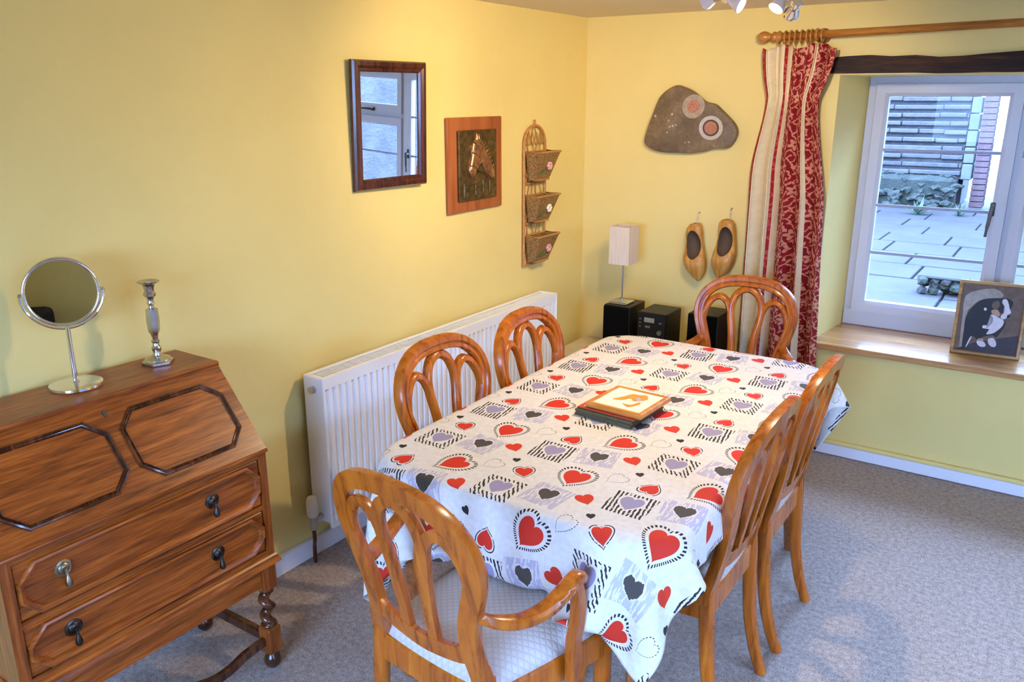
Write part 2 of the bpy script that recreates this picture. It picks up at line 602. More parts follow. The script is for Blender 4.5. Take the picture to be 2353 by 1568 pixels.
def sweep(bm, pts, side, prof_fn, cap=True):
    """sweep a profile: pts list, side(i)->Vector, prof_fn(i)->[(a,b)] with a along side, b along tangent x side"""
    P = [Vector(p) for p in pts]
    rings = []
    for i in range(len(P)):
        a = P[max(0, i - 1)]
        b = P[min(len(P) - 1, i + 1)]
        t = (b - a).normalized()
        s = side(i)
        s = (s - t * s.dot(t)).normalized()
        w = t.cross(s)
        rings.append([P[i] + s * x + w * y for x, y in prof_fn(i)])
    skin(bm, rings, cap)

def rrect(w, d, c=0.3):
    """chamfered rectangle section"""
    a, b, k = w / 2, d / 2, min(w, d) * c
    return [(a, -b + k), (a, b - k), (a - k, b), (-a + k, b), (-a, b - k), (-a, -b + k), (-a + k, -b), (a - k, -b)]

def lathe(bm, prof, n=20, c=(0, 0, 0), mi=0, mat=None):
    rings = []
    mtx = mat or Matrix.Identity(4)
    for r, z in prof:
        rings.append([mtx @ Vector((c[0] + max(r, 1e-5) * math.cos(2 * PI * k / n), c[1] + max(r, 1e-5) * math.sin(2 * PI * k / n), c[2] + z)) for k in range(n)])
    skin(bm, rings, True, False, mi)

def prism(bm, poly, h0, h1, mp, mi=0, inset=0.0):
    """extrude 2d poly between heights, mp(u,v,h)->3d; optional inset on the top for a soft edge"""
    cu = sum(p[0] for p in poly) / len(poly)
    cv = sum(p[1] for p in poly) / len(poly)
    a = [bm.verts.new(mp(u, v, h0)) for u, v in poly]
    rows = [a]
    if inset:
        rows.append([bm.verts.new(mp(u, v, h0 + (h1 - h0) * 0.6)) for u, v in poly])
        rows.append([bm.verts.new(mp(u + (cu - u) * inset, v + (cv - v) * inset, h1)) for u, v in poly])
    else:
        rows.append([bm.verts.new(mp(u, v, h1)) for u, v in poly])
    n = len(poly)
    for r0, r1 in zip(rows, rows[1:]):
        for i in range(n):
            f = bm.faces.new((r0[i], r0[(i + 1) % n], r1[(i + 1) % n], r1[i]))
            f.material_index = mi
    for r in (rows[0], rows[-1]):
        f = bm.faces.new(r)
        f.material_index = mi
        bmesh.ops.triangulate(bm, faces=[f], ngon_method='EAR_CLIP')

def mould(bm, pts, prof, mp, closed=True, mi=0):
    """mitred moulding round a closed 2d path; prof [(inward offset, height)]; mp(u,v,h)->3d"""
    N = len(pts)
    area = sum(pts[i][0] * pts[(i + 1) % N][1] - pts[(i + 1) % N][0] * pts[i][1] for i in range(N))
    sgn = 1 if area > 0 else -1
    rings = []
    for i in range(N):
        p = Vector(pts[i]); a = Vector(pts[i - 1]); b = Vector(pts[(i + 1) % N])
        d1 = (p - a).normalized(); d2 = (b - p).normalized()
        n1 = Vector((-d1.y, d1.x)) * sgn; n2 = Vector((-d2.y, d2.x)) * sgn
        m = (n1 + n2)
        m = m / max(1e-6, (1 + n1.dot(n2)))
        rings.append([mp(p.x + m.x * o, p.y + m.y * o, h) for o, h in prof])
    skin(bm, rings, False, True, mi)

def octo(cu, cv, hw, hh, cut):
    return [(cu - hw + cut, cv - hh), (cu + hw - cut, cv - hh), (cu + hw, cv - hh + cut), (cu + hw, cv + hh - cut),
            (cu + hw - cut, cv + hh), (cu - hw + cut, cv + hh), (cu - hw, cv + hh - cut), (cu - hw, cv - hh + cut)]

def rect(u0, u1, v0, v1):
    return [(u0, v0), (u1, v0), (u1, v1), (u0, v1)]

def modded(bm_a, bm_b, name):
    """boolean difference evaluated to a fresh bmesh"""
    bmesh.ops.recalc_face_normals(bm_a, faces=bm_a.faces)
    bmesh.ops.recalc_face_normals(bm_b, faces=bm_b.faces)
    ma = bpy.data.meshes.new(name + '_a'); bm_a.to_mesh(ma)
    mb = bpy.data.meshes.new(name + '_b'); bm_b.to_mesh(mb)
    bm_a.free(); bm_b.free()
    oa = bpy.data.objects.new(name + '_a', ma); ob_ = bpy.data.objects.new(name + '_b', mb)
    COL.objects.link(oa); COL.objects.link(ob_)
    md = oa.modifiers.new('cut', 'BOOLEAN'); md.operation = 'DIFFERENCE'; md.object = ob_; md.solver = 'EXACT'
    dg = bpy.context.evaluated_depsgraph_get()
    ev = oa.evaluated_get(dg)
    bm = bmesh.new()
    bm.from_mesh(ev.to_mesh())
    ev.to_mesh_clear()
    bpy.data.objects.remove(oa); bpy.data.objects.remove(ob_)
    return bm

# ------------------------------------------------------------------ the room
H = 2.135
XR, YN = 4.20, -5.55           # right wall, near wall
WX0, WX1, WZ0, WZ1 = 1.31, 3.36, 0.56, 1.83     # opening of the window in view
struct(obj('floor', B(-0.15, XR + 0.15, YN - 0.15, 0.0, -0.08, 0.0), 'carpet'))
struct(obj('ceiling', B(-0.15, XR + 0.15, YN - 0.15, 0.5, H, H + 0.1), 'ceiling_paint'))
struct(obj('wall_left', B(-0.15, 0, YN - 0.15, 0.5, -0.05, H), 'wall_paint'))
bm = bmesh.new()
def zprism(poly, z0, z1):
    prism(bm, poly, z0, z1, lambda u, v, h: (u, v, h))
zprism([(0, 0), (WX0, 0), (WX0 + 0.05, 0.5), (0, 0.5)], -0.05, H)
zprism([(WX1, 0), (XR + 0.15, 0), (XR + 0.15, 0.5), (WX1 - 0.05, 0.5)], -0.05, H)
zprism([(WX0, 0), (WX1, 0), (WX1 - 0.05, 0.5), (WX0 + 0.05, 0.5)], -0.05, WZ0 - 0.02)
zprism([(WX0, 0), (WX1, 0), (WX1 - 0.05, 0.5), (WX0 + 0.05, 0.5)], WZ1, H)
struct(obj('wall_back', bm, 'wall_paint'))
# right wall with a wide glazed door opening y -4.3..-2.1, near wall with a window
bm = bmesh.new()
DY0, DY1, DZ0, DZ1 = -4.35, -1.95, 0.10, 2.0
box(bm, XR, XR + 0.15, YN - 0.15, DY0, -0.05, H)
box(bm, XR, XR + 0.15, DY1, 0.0, -0.05, H)
box(bm, XR, XR + 0.15, DY0, DY1, -0.05, DZ0)
box(bm, XR, XR + 0.15, DY0, DY1, DZ1, H)
struct(obj('wall_right', bm, 'wall_paint'))
bm = bmesh.new()
NX0, NX1, NZ0, NZ1 = 0.80, 2.60, 0.60, 1.95
box(bm, 0, NX0, YN - 0.15, YN, -0.05, H)
box(bm, NX1, XR, YN - 0.15, YN, -0.05, H)
box(bm, NX0, NX1, YN - 0.15, YN, -0.05, NZ0)
box(bm, NX0, NX1, YN - 0.15, YN, NZ1, H)
struct(obj('wall_near', bm, 'wall_paint'))

# skirting boards
o = struct(obj('baseboard_left', B(0, 0.02, YN, 0, 0, 0.078, 0.004), 'white_gloss'))
o = struct(obj('baseboard_back', B(0.02, XR, -0.02, 0, 0.004, 0.062, 0.003), 'white_gloss'))
obj('painted_top_strip', B(0.02, XR, -0.026, 0, 0.062, 0.082, 0.006, 2), 'wall_paint', o, label='yellow painted strip along the top of the skirting')
struct(obj('baseboard_right', B(XR - 0.02, XR, DY1, -0.03, 0, 0.075, 0.004), 'white_gloss'))
struct(obj('baseboard_near', B(0.02, XR, YN, YN + 0.02, 0, 0.075, 0.004), 'white_gloss'))

# dark oak lintel over the window
bm = bmesh.new()
random.seed(11)
rings = []
for i in range(25):
    x = 1.245 + (3.47 - 1.245) * i / 24
    j = lambda s: random.uniform(-s, s)
    zt = 1.905 + 0.006 * math.sin(i * 0.9) + 0.012 * i / 24 + j(0.004)
    zb = 1.832 + j(0.002) + 0.014 * max(0, 8 - i) / 24
    yf = -0.014 + j(0.002)
    rings.append([(x, yf, zb), (x, yf - 0.003, (zb + zt) / 2 + j(0.008)), (x, yf + 0.002, zt), (x, 0.10, zt), (x, 0.10, zb)])
skin(bm, rings)
lt = struct(obj('trim_1', bm, 'beam_wood', smooth=35))
lt['label'] = 'dark rough oak lintel beam over the window'

# the window in view: left casement, middle light with fanlight, right casement
win = struct_empty('window_1', (0, 0, 0))
win['label'] = 'white casement window with leaded glazing strips in a deep reveal'
FY0, FY1 = 0.43, 0.495
def frame_rect(x0, x1, z0, z1, w, y0, y1, ch=0.012, wb=None):
    """rectangular frame with a chamfered inner face"""
    bm = bmesh.new()
    mould(bm, rect(x0, x1, z0, z1), [(0, y1), (0, y0), (w - ch, y0), (w, y0 + ch), (w, y1)], lambda u, v, h: (u, h, v))
    return bm
fx0, fx1 = WX0 + 0.045, WX1 - 0.045
obj('window_frame', frame_rect(fx0, fx1, 0.577, 1.83, 0.045, FY0, FY1), 'window_white', win)
mull = [(2.015, 2.055), (2.625, 2.665)]
for a, b in mull:
    obj('mullion', B(a, b, FY0, FY1, 0.62, 1.79, 0.004), 'window_white', win)
obj('transom', B(2.055, 2.625, FY0 + 0.001, FY1, 1.46, 1.505, 0.004), 'window_white', win)
def sash(x0, x1, z0, z1, bars, hx=None, hz=None, vent=False):
    s = obj('sash', frame_rect(x0, x1, z0, z1, 0.058, FY0 - 0.022, FY0 + 0.035, 0.016), 'window_white', win)
    gx0, gx1, gz0, gz1 = x0 + 0.05, x1 - 0.05, z0 + 0.05, z1 - 0.05
    obj('pane', B(gx0, gx1, FY0 + 0.008, FY0 + 0.012, gz0, gz1), 'window_glass', s)
    for z in bars:
        obj('glazing_bar', B(gx0, gx1, FY0 - 0.002, FY0 + 0.0075, z - 0.007, z + 0.007, 0.002), 'lead_grey', s)
    if hx:
        bm = bmesh.new()
        box(bm, hx - 0.011, hx + 0.011, FY0 - 0.034, FY0 - 0.022, hz - 0.03, hz + 0.035, 0.004)
        tube(bm, [(hx, FY0 - 0.03, hz), (hx, FY0 - 0.055, hz)], 0.010, 10)
        tube(bm, cr([(hx, FY0 - 0.052, hz + 0.012), (hx - 0.004, FY0 - 0.056, hz - 0.03), (hx - 0.008, FY0 - 0.058, hz - 0.09), (hx - 0.010, FY0 - 0.056, hz - 0.125)], 4), [0.010] * 4 + [0.008] * 4 + [0.006] * 5, 8, flat=(0.7, 1.1))
        obj('window_handle', bm, 'iron', s, 40, label='dark metal casement handle')
    if vent:
        bm = bmesh.new()
        xm = (x0 + x1) / 2
        box(bm, xm - 0.02, xm + 0.02, FY0 - 0.034, FY0 - 0.022, z0 + 0.006, z0 + 0.03, 0.004)
        tube(bm, [(xm, FY0 - 0.03, z0 + 0.02), (xm, FY0 - 0.055, z0 + 0.02)], 0.009, 8)
        tube(bm, [(xm - 0.01, FY0 - 0.055, z0 + 0.02), (xm + 0.10, FY0 - 0.058, z0 + 0.018)], [0.009, 0.006], 8)
        obj('window_handle', bm, 'iron', s, 40, label='dark metal fanlight catch')
    return s
sash(1.394, 2.022, 0.655, 1.795, (1.483, 1.209, 0.968), 1.968, 1.225)
sash(2.048, 2.632, 1.498, 1.795, (), vent=True)
sash(2.048, 2.632, 0.655, 1.468, (1.209, 0.968))
sash(2.658, 3.280, 0.655, 1.795, (1.483, 1.209, 0.968), 2.715, 1.225)
obj('sub_sill', B(fx0, fx1, FY0 - 0.012, FY1, 0.577, 0.664, 0.006, 2), 'window_white', win)
bm = bmesh.new()
box(bm, WX0 + 0.003, WX1 - 0.003, -0.032, FY1, 0.546, 0.576, 0.006, 2)
obj('window_sill', bm, 'sill_wood', win, label='varnished pine window board')

# glazed doors in the right wall and window in the near wall (behind the camera)
def simple_window(name, along, a0, a1, z0, z1, d0, d1, n, label):
    w = struct_empty(name)
    w['label'] = label
    def bb(u0, u1, zz0, zz1, e0, e1, b=0.004):
        return B(e0, e1, u0, u1, zz0, zz1, b) if along == 'y' else B(u0, u1, e0, e1, zz0, zz1, b)
    step = (a1 - a0) / n
    for i in range(n):
        u0, u1 = a0 + i * step, a0 + (i + 1) * step
        obj('stile', bb(u0, u0 + 0.05, z0, z1, d0, d1), 'window_white', w)
        obj('stile', bb(u1 - 0.05, u1, z0, z1, d0, d1), 'window_white', w)
        obj('rail', bb(u0 + 0.05, u1 - 0.05, z0, z0 + 0.06, d0, d1), 'window_white', w)
        obj('rail', bb(u0 + 0.05, u1 - 0.05, z1 - 0.06, z1, d0, d1), 'window_white', w)
        dm = (d0 + d1) / 2
        obj('pane', bb(u0 + 0.045, u1 - 0.045, z0 + 0.05, z1 - 0.05, dm - 0.002, dm + 0.002, 0), 'window_glass', w)
    return w
simple_window('door_1', 'y', DY0, DY1, DZ0, DZ1, XR + 0.05, XR + 0.11, 3, 'white glazed garden doors behind the camera')
simple_window('window_2', 'x', NX0, NX1, NZ0, NZ1, YN - 0.11, YN - 0.05, 2, 'white window behind the camera')

# ------------------------------------------------------------------ garden beyond the window
GZ = 0.33
gp = struct(obj('ground_outside', B(-14, 22, 0.5, 30, GZ - 0.3, GZ - 0.03), 'soil'))
struct(obj('ground_side', B(XR + 0.15, 22, -16, 0.5, -0.4, -0.06), 'paving_stone'))
struct(obj('ground_near', B(-14, XR + 0.15, -16, YN - 0.15, -0.4, -0.06), 'paving_stone'))
pat = struct_empty('patio')
random.seed(3)
y = 0.62
r = 0
while y < 7.75:
    d = 0.62
    x = -1.4 - 0.3 * (r % 2)
    while x < 4.6:
        w = random.choice((0.6, 0.75, 0.9))
        dz = random.uniform(-0.004, 0.004)
        obj('paving_slab', B(x + 0.008, x + w - 0.008, y + 0.008, y + d - 0.008, GZ - 0.03, GZ + dz, 0.006), 'paving_stone', pat)
        x += w
    y += d
    r += 1
# retaining rubble bank at the foot of the steps
bank = thing('rubble_bank', 'mossy rubble at the foot of the coursed stone bank', 'stone wall', (0.15, 7.85, GZ - 0.05))
obj('earth', B(-1.6, .85, .12, .45, 0, .45, .05), 'rubble', bank)
random.seed(5)
for k in range(170):
    bm = bmesh.new()
    sx, sy, sz = random.uniform(0.10, 0.26), random.uniform(0.10, 0.2), random.uniform(0.05, 0.10)
    bmesh.ops.create_icosphere(bm, subdivisions=1, radius=0.5)
    for v in bm.verts:
        v.co = Vector((v.co.x * sx * random.uniform(0.85, 1.2), v.co.y * sy, v.co.z * sz * random.uniform(0.85, 1.2)))
    lx = random.uniform(-1.6, 0.85); t = random.random()
    o = obj('stone', bm, 'rubble', bank, False)
    o.location = (lx, t * 0.30 + random.uniform(-0.05, 0.05), 0.05 + t * 0.42)
    o.rotation_euler = (random.uniform(-.3, .3), random.uniform(-.3, .3), random.uniform(0, 3))
# coursed stone bank behind the patio
stp = thing('coursed_bank', 'pale coursed stone bank with dark joints behind the paved patio', 'stone wall', (0.15, 8.3, GZ))
random.seed(9)
z = 0.40
yy = 0.0
for k in range(24):
    obj('joint_bed', B(-1.6, 0.86, yy + 0.05, yy + 0.6, z - 0.045, z + 0.060, 0.0), 'riser_stone', stp)
    x = -1.62 - random.uniform(0, .2)
    while x < 0.84:
        w = random.uniform(.22, .75)
        x1 = min(x + w, 0.86)
        dy, dz = random.uniform(-0.015, 0.02), random.uniform(-0.006, 0.006)
        obj('ledge_stone', B(x, x1 - .006, yy + dy, yy + 0.4, z + dz, z + 0.056 + dz, 0.010), 'step_stone', stp)
        x = x1
    if k % 2 == 0:
        obj('end_block', B(0.865, 0.985, yy - .01, yy + 0.4, z - 0.045, z + 0.155, 0.01), 'white_render', stp)
    z += 0.105
    yy += 0.012
obj('core', B(-1.6, 0.86, 0.40, 1.2, 0.0, z - .1), 'riser_stone', stp)
# brick pier
pier = thing('brick_pier', 'pinkish brick pier at the right of the coursed stone bank', 'pillar', (1.235, 8.42, GZ))
obj('core', B(-0.075, 0.075, -0.10, 0.10, 0, 3.2), 'riser_stone', pier)
bl = bmesh.new(); box(bl, -0.08, 0.08, -0.05, 0.05, 0, 0.062, 0.004)
b0 = obj('brick', bl, 'brick_pink', pier)
for k in range(43):
    for s in (-1, 1):
        o = b0 if (k == 0 and s == -1) else b0.copy()
        if o is not b0:
            COL.objects.link(o); o.parent = pier
        o.location = (0, s * 0.065, 0.01 + k * 0.074)
# pale boarded fence
fen = thing('white_fence', 'pale boarded fence beyond the brick pier', 'fence', (2.6, 8.8, GZ))
bl = bmesh.new(); box(bl, -1.15, 2.6, -0.012, 0.012, 0, 0.40, 0.003)
f0 = obj('board', bl, 'white_render', fen)
for k in range(8):
    o = f0 if k == 0 else f0.copy()
    if o is not f0:
        COL.objects.link(o); o.parent = fen
    o.location = (0, 0, 0.05 + k * 0.42)
for x in (-1.10, 0.1, 1.3, 2.5):
    obj('post', B(x - 0.05, x + 0.05, 0.014, 0.10, 0, 3.45, 0.004), 'white_render', fen)
# rough garden wall to the right of the patio (seen in the wall mirror)
struct(obj('wall_garden', B(5.3, 5.7, 0.5, 9.0, GZ - 0.05, 4.2), 'garden_wall'))
# added unseen walls outside the garden doors and near window, blocking the low sky
struct(obj('wall_skyblock_side', B(6.3, 6.6, -12, 0.0, -0.06, 2.05), 'garden_wall'))
struct(obj('wall_skyblock_near', B(-8, 6.3, -8.9, -8.6, -0.06, 1.1), 'garden_wall'))
# low rubble edging close to the window
edg = thing('stone_edging', 'low rough stone edging on the paving close to the window', 'stone wall', (1.75, 2.6, GZ))
random.seed(21)
for k in range(40):
    bm = bmesh.new()
    bmesh.ops.create_icosphere(bm, subdivisions=1, radius=0.5)
    s = random.uniform(0.06, 0.11)
    for v in bm.verts:
        v.co = Vector((v.co.x * s * 1.4, v.co.y * s, v.co.z * 0.075 * random.uniform(0.8, 1.2)))
    o = obj('stone', bm, 'rubble' if k % 3 else 'paving_stone', edg)
    o.location = (-0.30 + (k % 14) * 0.075, random.uniform(-0.02, 0.10), 0.025 + (k // 14) * 0.036)
    o.rotation_euler = (0, 0, random.uniform(0, 3))
obj('coping', B(-0.34, 0.75, -0.02, 0.16, 0.11, 0.135, 0.01), 'paving_stone', edg)
# clumps of weeds by the pier
for (px, py, sc, lab) in ((0.72, 7.2, 1.0, 'small weedy clump on the paving left of the brick pier'), (1.15, 7.35, 0.7, 'tiny dark weed tuft at the foot of the brick pier')):
    pl = thing('weed_clump', lab, 'plant', (px, py, GZ), 0, 'weeds on the paving')
    random.seed(int(px * 100))
    for k in range(26):
        a = random.uniform(0, 2 * PI); l = random.uniform(0.08, 0.26) * sc; e = random.uniform(0.3, 1.3)
        bm = bmesh.new()
        d = Vector((math.cos(a) * math.cos(e), math.sin(a) * math.cos(e), math.sin(e)))
        s = Vector((-math.sin(a), math.cos(a), 0)) * 0.018 * sc
        p = [Vector((0, 0, 0)) - s * 0.3, s * 0.3, d * l * 0.5 + s, d * l, d * l * 0.5 - s]
        vs = [bm.verts.new(q) for q in p]
        vt = [bm.verts.new(q + Vector((0, 0, 0.004))) for q in p]
        bm.faces.new(vs); bm.faces.new(vt)
        for i in range(5):
            bm.faces.new((vs[i], vs[(i + 1) % 5], vt[(i + 1) % 5], vt[i]))
        obj('leaf', bm, 'leaf_green', pl)

# ------------------------------------------------------------------ dining chairs
def back_off(u, z):
    return -0.2 * (z - 0.46) + 0.25 * u * u

def back_sweep(bm, path, prof, outward=None):
    """sweep prof [(a in plane, b forward)] along a path of (u, z) lying in the raked chair back"""
    rings = []
    N = len(path)
    prev = None
    for i in range(N):
        a, b = path[max(0, i - 1)], path[min(N - 1, i + 1)]
        t = Vector((b[0] - a[0], b[1] - a[1])).normalized()
        n = Vector((-t.y, t.x))
        if outward is not None:
            if prev is None:
                if n.dot(Vector((path[i][0] - outward[0], path[i][1] - outward[1]))) < 0:
                    n = -n
            elif n.dot(prev) < 0:
                n = -n
            prev = n
        ring = []
        for x, y in prof:
            u, z = path[i][0] + n.x * x, path[i][1] + n.y * x
            ring.append((back_off(u, z) + y, u, z))
        rings.append(ring)
    skin(bm, rings)

def scaled(prof, w, d):
    return [(a * w, b * d) for a, b in prof]
HOOP = [(.5, -.5), (.5, .12), (.36, .5), (.06, .5), (-.02, .26), (-.10, .26), (-.18, .42), (-.38, .42), (-.5, .12), (-.5, -.5)]
SPL = [(.5, -.5), (.5, .1), (.22, .5), (-.22, .5), (-.5, .1), (-.5, -.5)]

def make_chair(name, arms):
    c = bpy.data.objects.new(name, None)
    c.empty_display_size = 0.05
    COL.objects.link(c)
    half = [(.180, .425), (.172, .49), (.160, .555), (.165, .63), (.188, .705), (.206, .765), (.207, .82), (.184, .876), (.130, .918), (.065, .935), (0, .938)]
    full = [(-u, z) for u, z in half] + [(u, z) for u, z in reversed(half[:-1])]
    path = [(p.x, p.y) for p in cr([Vector((u, z)) for u, z in full], 4)]
    bm = bmesh.new()
    back_sweep(bm, path, scaled(HOOP, .048, .032), (0, .7))
    obj('back_hoop', bm, 'chair_wood', c, 50)
    for s in (-1, 1):
        bm = bmesh.new()
        stem = cr([Vector((s * u, z)) for u, z in [(.045, .53), (.046, .62), (.054, .71), (.066, .78), (.067, .83), (.050, .876), (.022, .899), (0, .905)]], 4)
        back_sweep(bm, [(p.x, p.y) for p in stem], scaled(SPL, .031, .024))
        side = cr([Vector((s * u, z)) for u, z in [(.060, .745), (.071, .80), (.088, .838), (.120, .860), (.155, .845), (.182, .80), (.190, .755)]], 4)
        back_sweep(bm, [(p.x, p.y) for p in side], scaled(SPL, .028, .0225))
        obj('splat', bm, 'chair_wood', c, 50)
    bm = bmesh.new()
    rail = cr([Vector((u, z)) for u, z in [(-.165, .56), (-.115, .535), (-.045, .522), (0, .518), (.045, .522), (.115, .535), (.165, .56)]], 4)
    back_sweep(bm, [(p.x, p.y) for p in rail], scaled(SPL, .046, .026))
    obj('back_rail', bm, 'chair_wood', c, 50)
    rw, fw, dp = (.195, .262, .44) if arms else (.190, .215, .42)
    # legs
    for s in (-1, 1):
        bm = bmesh.new()
        pts = cr([(0.009, s * .177, .485), (0.007, s * .179, .43), (.002, s * .180, .34), (-.010, s * .177, .20), (-.036, s * .173, .08), (-.066, s * .170, 0)], 4)
        n = len(pts)
        sweep(bm, pts, lambda i: Vector((1, 0, 0)), lambda i: rrect((.034 + .010 * min(1, i / 5)) - .014 * i / n, .038 - .010 * i / n, .2))
        obj('rear_leg', bm, 'chair_wood', c, 45)
        bm = bmesh.new()
        fx, fu = dp - .05, fw - .03
        pts = cr([(fx, s * fu, .43), (fx + .004, s * fu, .30), (fx + .002, s * fu, .16), (fx + .014, s * fu, .05), (fx + .024, s * fu, 0)], 4)
        n = len(pts)
        sweep(bm, pts, lambda i: Vector((1, 0, 0)), lambda i: rrect(.044 - .014 * i / n, .042 - .014 * i / n, .2))
        obj('front_leg', bm, 'chair_wood', c, 45)
    # seat frame: four rails
    bm = bmesh.new()
    out = [(-.005, -rw), (dp - .02, -fw), (dp, -fw + .03), (dp + .008, 0), (dp, fw - .03), (dp - .02, fw), (-.005, rw)]
    mould(bm, out, [(0, .375), (0, .44), (.006, .447), (.03, .447), (.03, .375)], lambda u, v, h: (u, v, h))
    bmesh.ops.recalc_face_normals(bm, faces=bm.faces)
    obj('seat_frame', bm, 'chair_wood', c, 30)
    # padded seat
    bm = bmesh.new()
    nu, nv = 18, 18
    g = {}
    for side_, sg in (('t', 1), ('b', -1)):
        for i in range(nu + 1):
            for j in range(nv + 1):
                a, b = -1 + 2 * i / nu, -1 + 2 * j / nv
                # squircle mapping
                aa = a * math.sqrt(1 - 0.10 * b * b); bb_ = b * math.sqrt(1 - 0.10 * a * a)
                x = (dp + .004) / 2 - .001 + aa * (dp + .006) / 2
                w = rw - .004 + (fw - rw + .002) * (aa + 1) / 2
                e = max(abs(a), abs(b))
                zt = .447 + .052 * (1 - e ** 6) + .008 * (1 - a * a) * (1 - b * b) if sg > 0 else .440
                if sg < 0 and e == 1:
                    continue
                g[side_, i, j] = bm.verts.new((x, bb_ * w, zt))
    gv = lambda s_, i, j: g.get((s_, i, j)) or g['t', i, j]
    for s_ in 'tb':
        for i in range(nu):
            for j in range(nv):
                q = [gv(s_, i, j), gv(s_, i + 1, j), gv(s_, i + 1, j + 1), gv(s_, i, j + 1)]
                if s_ == 'b': q.reverse()
                try: bm.faces.new(q)
                except ValueError: pass
    obj('seat_pad', bm, 'seat_fabric', c, 'all', label='cream quilted seat pad')
    if arms:
        for s in (-1, 1):
            bm = bmesh.new()
            pts = cr([(-.035, s * .180, .672), (.00, s * .206, .650), (.05, s * .238, .638), (.11, s * .260, .645), (.16, s * .270, .665), (.195, s * .272, .680), (.218, s * .270, .683), (.232, s * .268, .672)], 4)
            n = len(pts)
            sweep(bm, pts, lambda i: Vector((0.25, s * 1.0, 0)), lambda i: rrect(.036 + .006 * math.sin(PI * i / n), .027, .25))
            obj('arm', bm, 'chair_wood', c, 45)
            bm = bmesh.new()
            pts = cr([(.212, s * .268, .672), (.226, s * .268, .62), (.228, s * .266, .56), (.220, s * .262, .50), (.228, s * .258, .44), (.236, s * .254, .385)], 4)
            n = len(pts)
            sweep(bm, pts, lambda i: Vector((1, 0, 0)), lambda i: rrect(.034 + .012 * i / n, .028, .2))
            obj('arm_support', bm, 'chair_wood', c, 45)
    return c

GC = 'matching dining chairs round the table'
side = make_chair('dining_chair', False)
carv = make_chair('carver_chair', True)
def place(o, x, y, deg, label):
    o.location = (x, y, 0)
    o.rotation_euler = (0, 0, math.radians(deg))
    tag(o, label, 'chair', GC)
place(side, .666, -2.032, -2.0, 'wooden hoop-back dining chair at the radiator side, nearer the bureau')
place(copy_tree(side), .706, -1.552, 2.0, 'wooden hoop-back dining chair at the radiator side, farther from the bureau')
place(copy_tree(side), 1.640, -1.538, 180.0, 'wooden hoop-back dining chair on the right of the table, nearer the window')
place(copy_tree(side), 1.632, -2.012, 180.0, 'wooden hoop-back dining chair on the right of the table, nearer the camera')
place(carv, 1.174, -2.819, 83.4, 'wooden carver armchair with cream seat at the near end of the table')
place(copy_tree(carv), 1.133, -.575, -86.4, 'wooden carver armchair at the far end, in front of the curtain')

# ------------------------------------------------------------------ table and cloth
TX0, TX1, TY0, TY1 = .69, 1.655, -2.555, -.935
tc = ((TX0 + TX1) / 2, (TY0 + TY1) / 2)
tab = thing('dining_table', 'long wooden dining table hidden under the heart cloth', 'table', (tc[0], tc[1], 0))
def rr_outline(hx, hy, R, n=8):
    out = []
    for cx, cy, a0 in ((hx - R, hy - R, 0), (-hx + R, hy - R, PI / 2), (-hx + R, -hy + R, PI), (hx - R, -hy + R, 1.5 * PI)):
        for k in range(n + 1):
            a = a0 + PI / 2 * k / n
            out.append((cx + R * math.cos(a), cy + R * math.sin(a)))
    return out
bm = bmesh.new()
ol = rr_outline((TX1 - TX0) / 2 - .012, (TY1 - TY0) / 2 - .012, .20)
rings = [[(u * k, v * k2, z) for u, v in ol] for k, k2, z in ((.985, .99, .715), (1, 1, .721), (1, 1, .736), (.994, .996, .745), (.98, .985, .7495))]
skin(bm, rings)
obj('table_top', bm, 'table_wood', tab, 35)
bm = bmesh.new()
mould(bm, rect(-.36, .36, -.68, .68), [(0, .63), (0, .718), (.02, .718), (.02, .63)], lambda u, v, h: (u, v, h))
obj('apron', bm, 'table_wood', tab)
for sx in (-1, 1):
    for sy in (-1, 1):
        bm = bmesh.new()
        pts = cr([(sx * .365, sy * .685, .715), (sx * .368, sy * .688, .5), (sx * .370, sy * .690, .25), (sx * .385, sy * .705, 0)], 4)
        sweep(bm, pts, lambda i: Vector((1, 0, 0)), lambda i: rrect(.07 - .028 * i / 12, .07 - .028 * i / 12, .2))
        obj('leg', bm, 'table_wood', tab, 40)

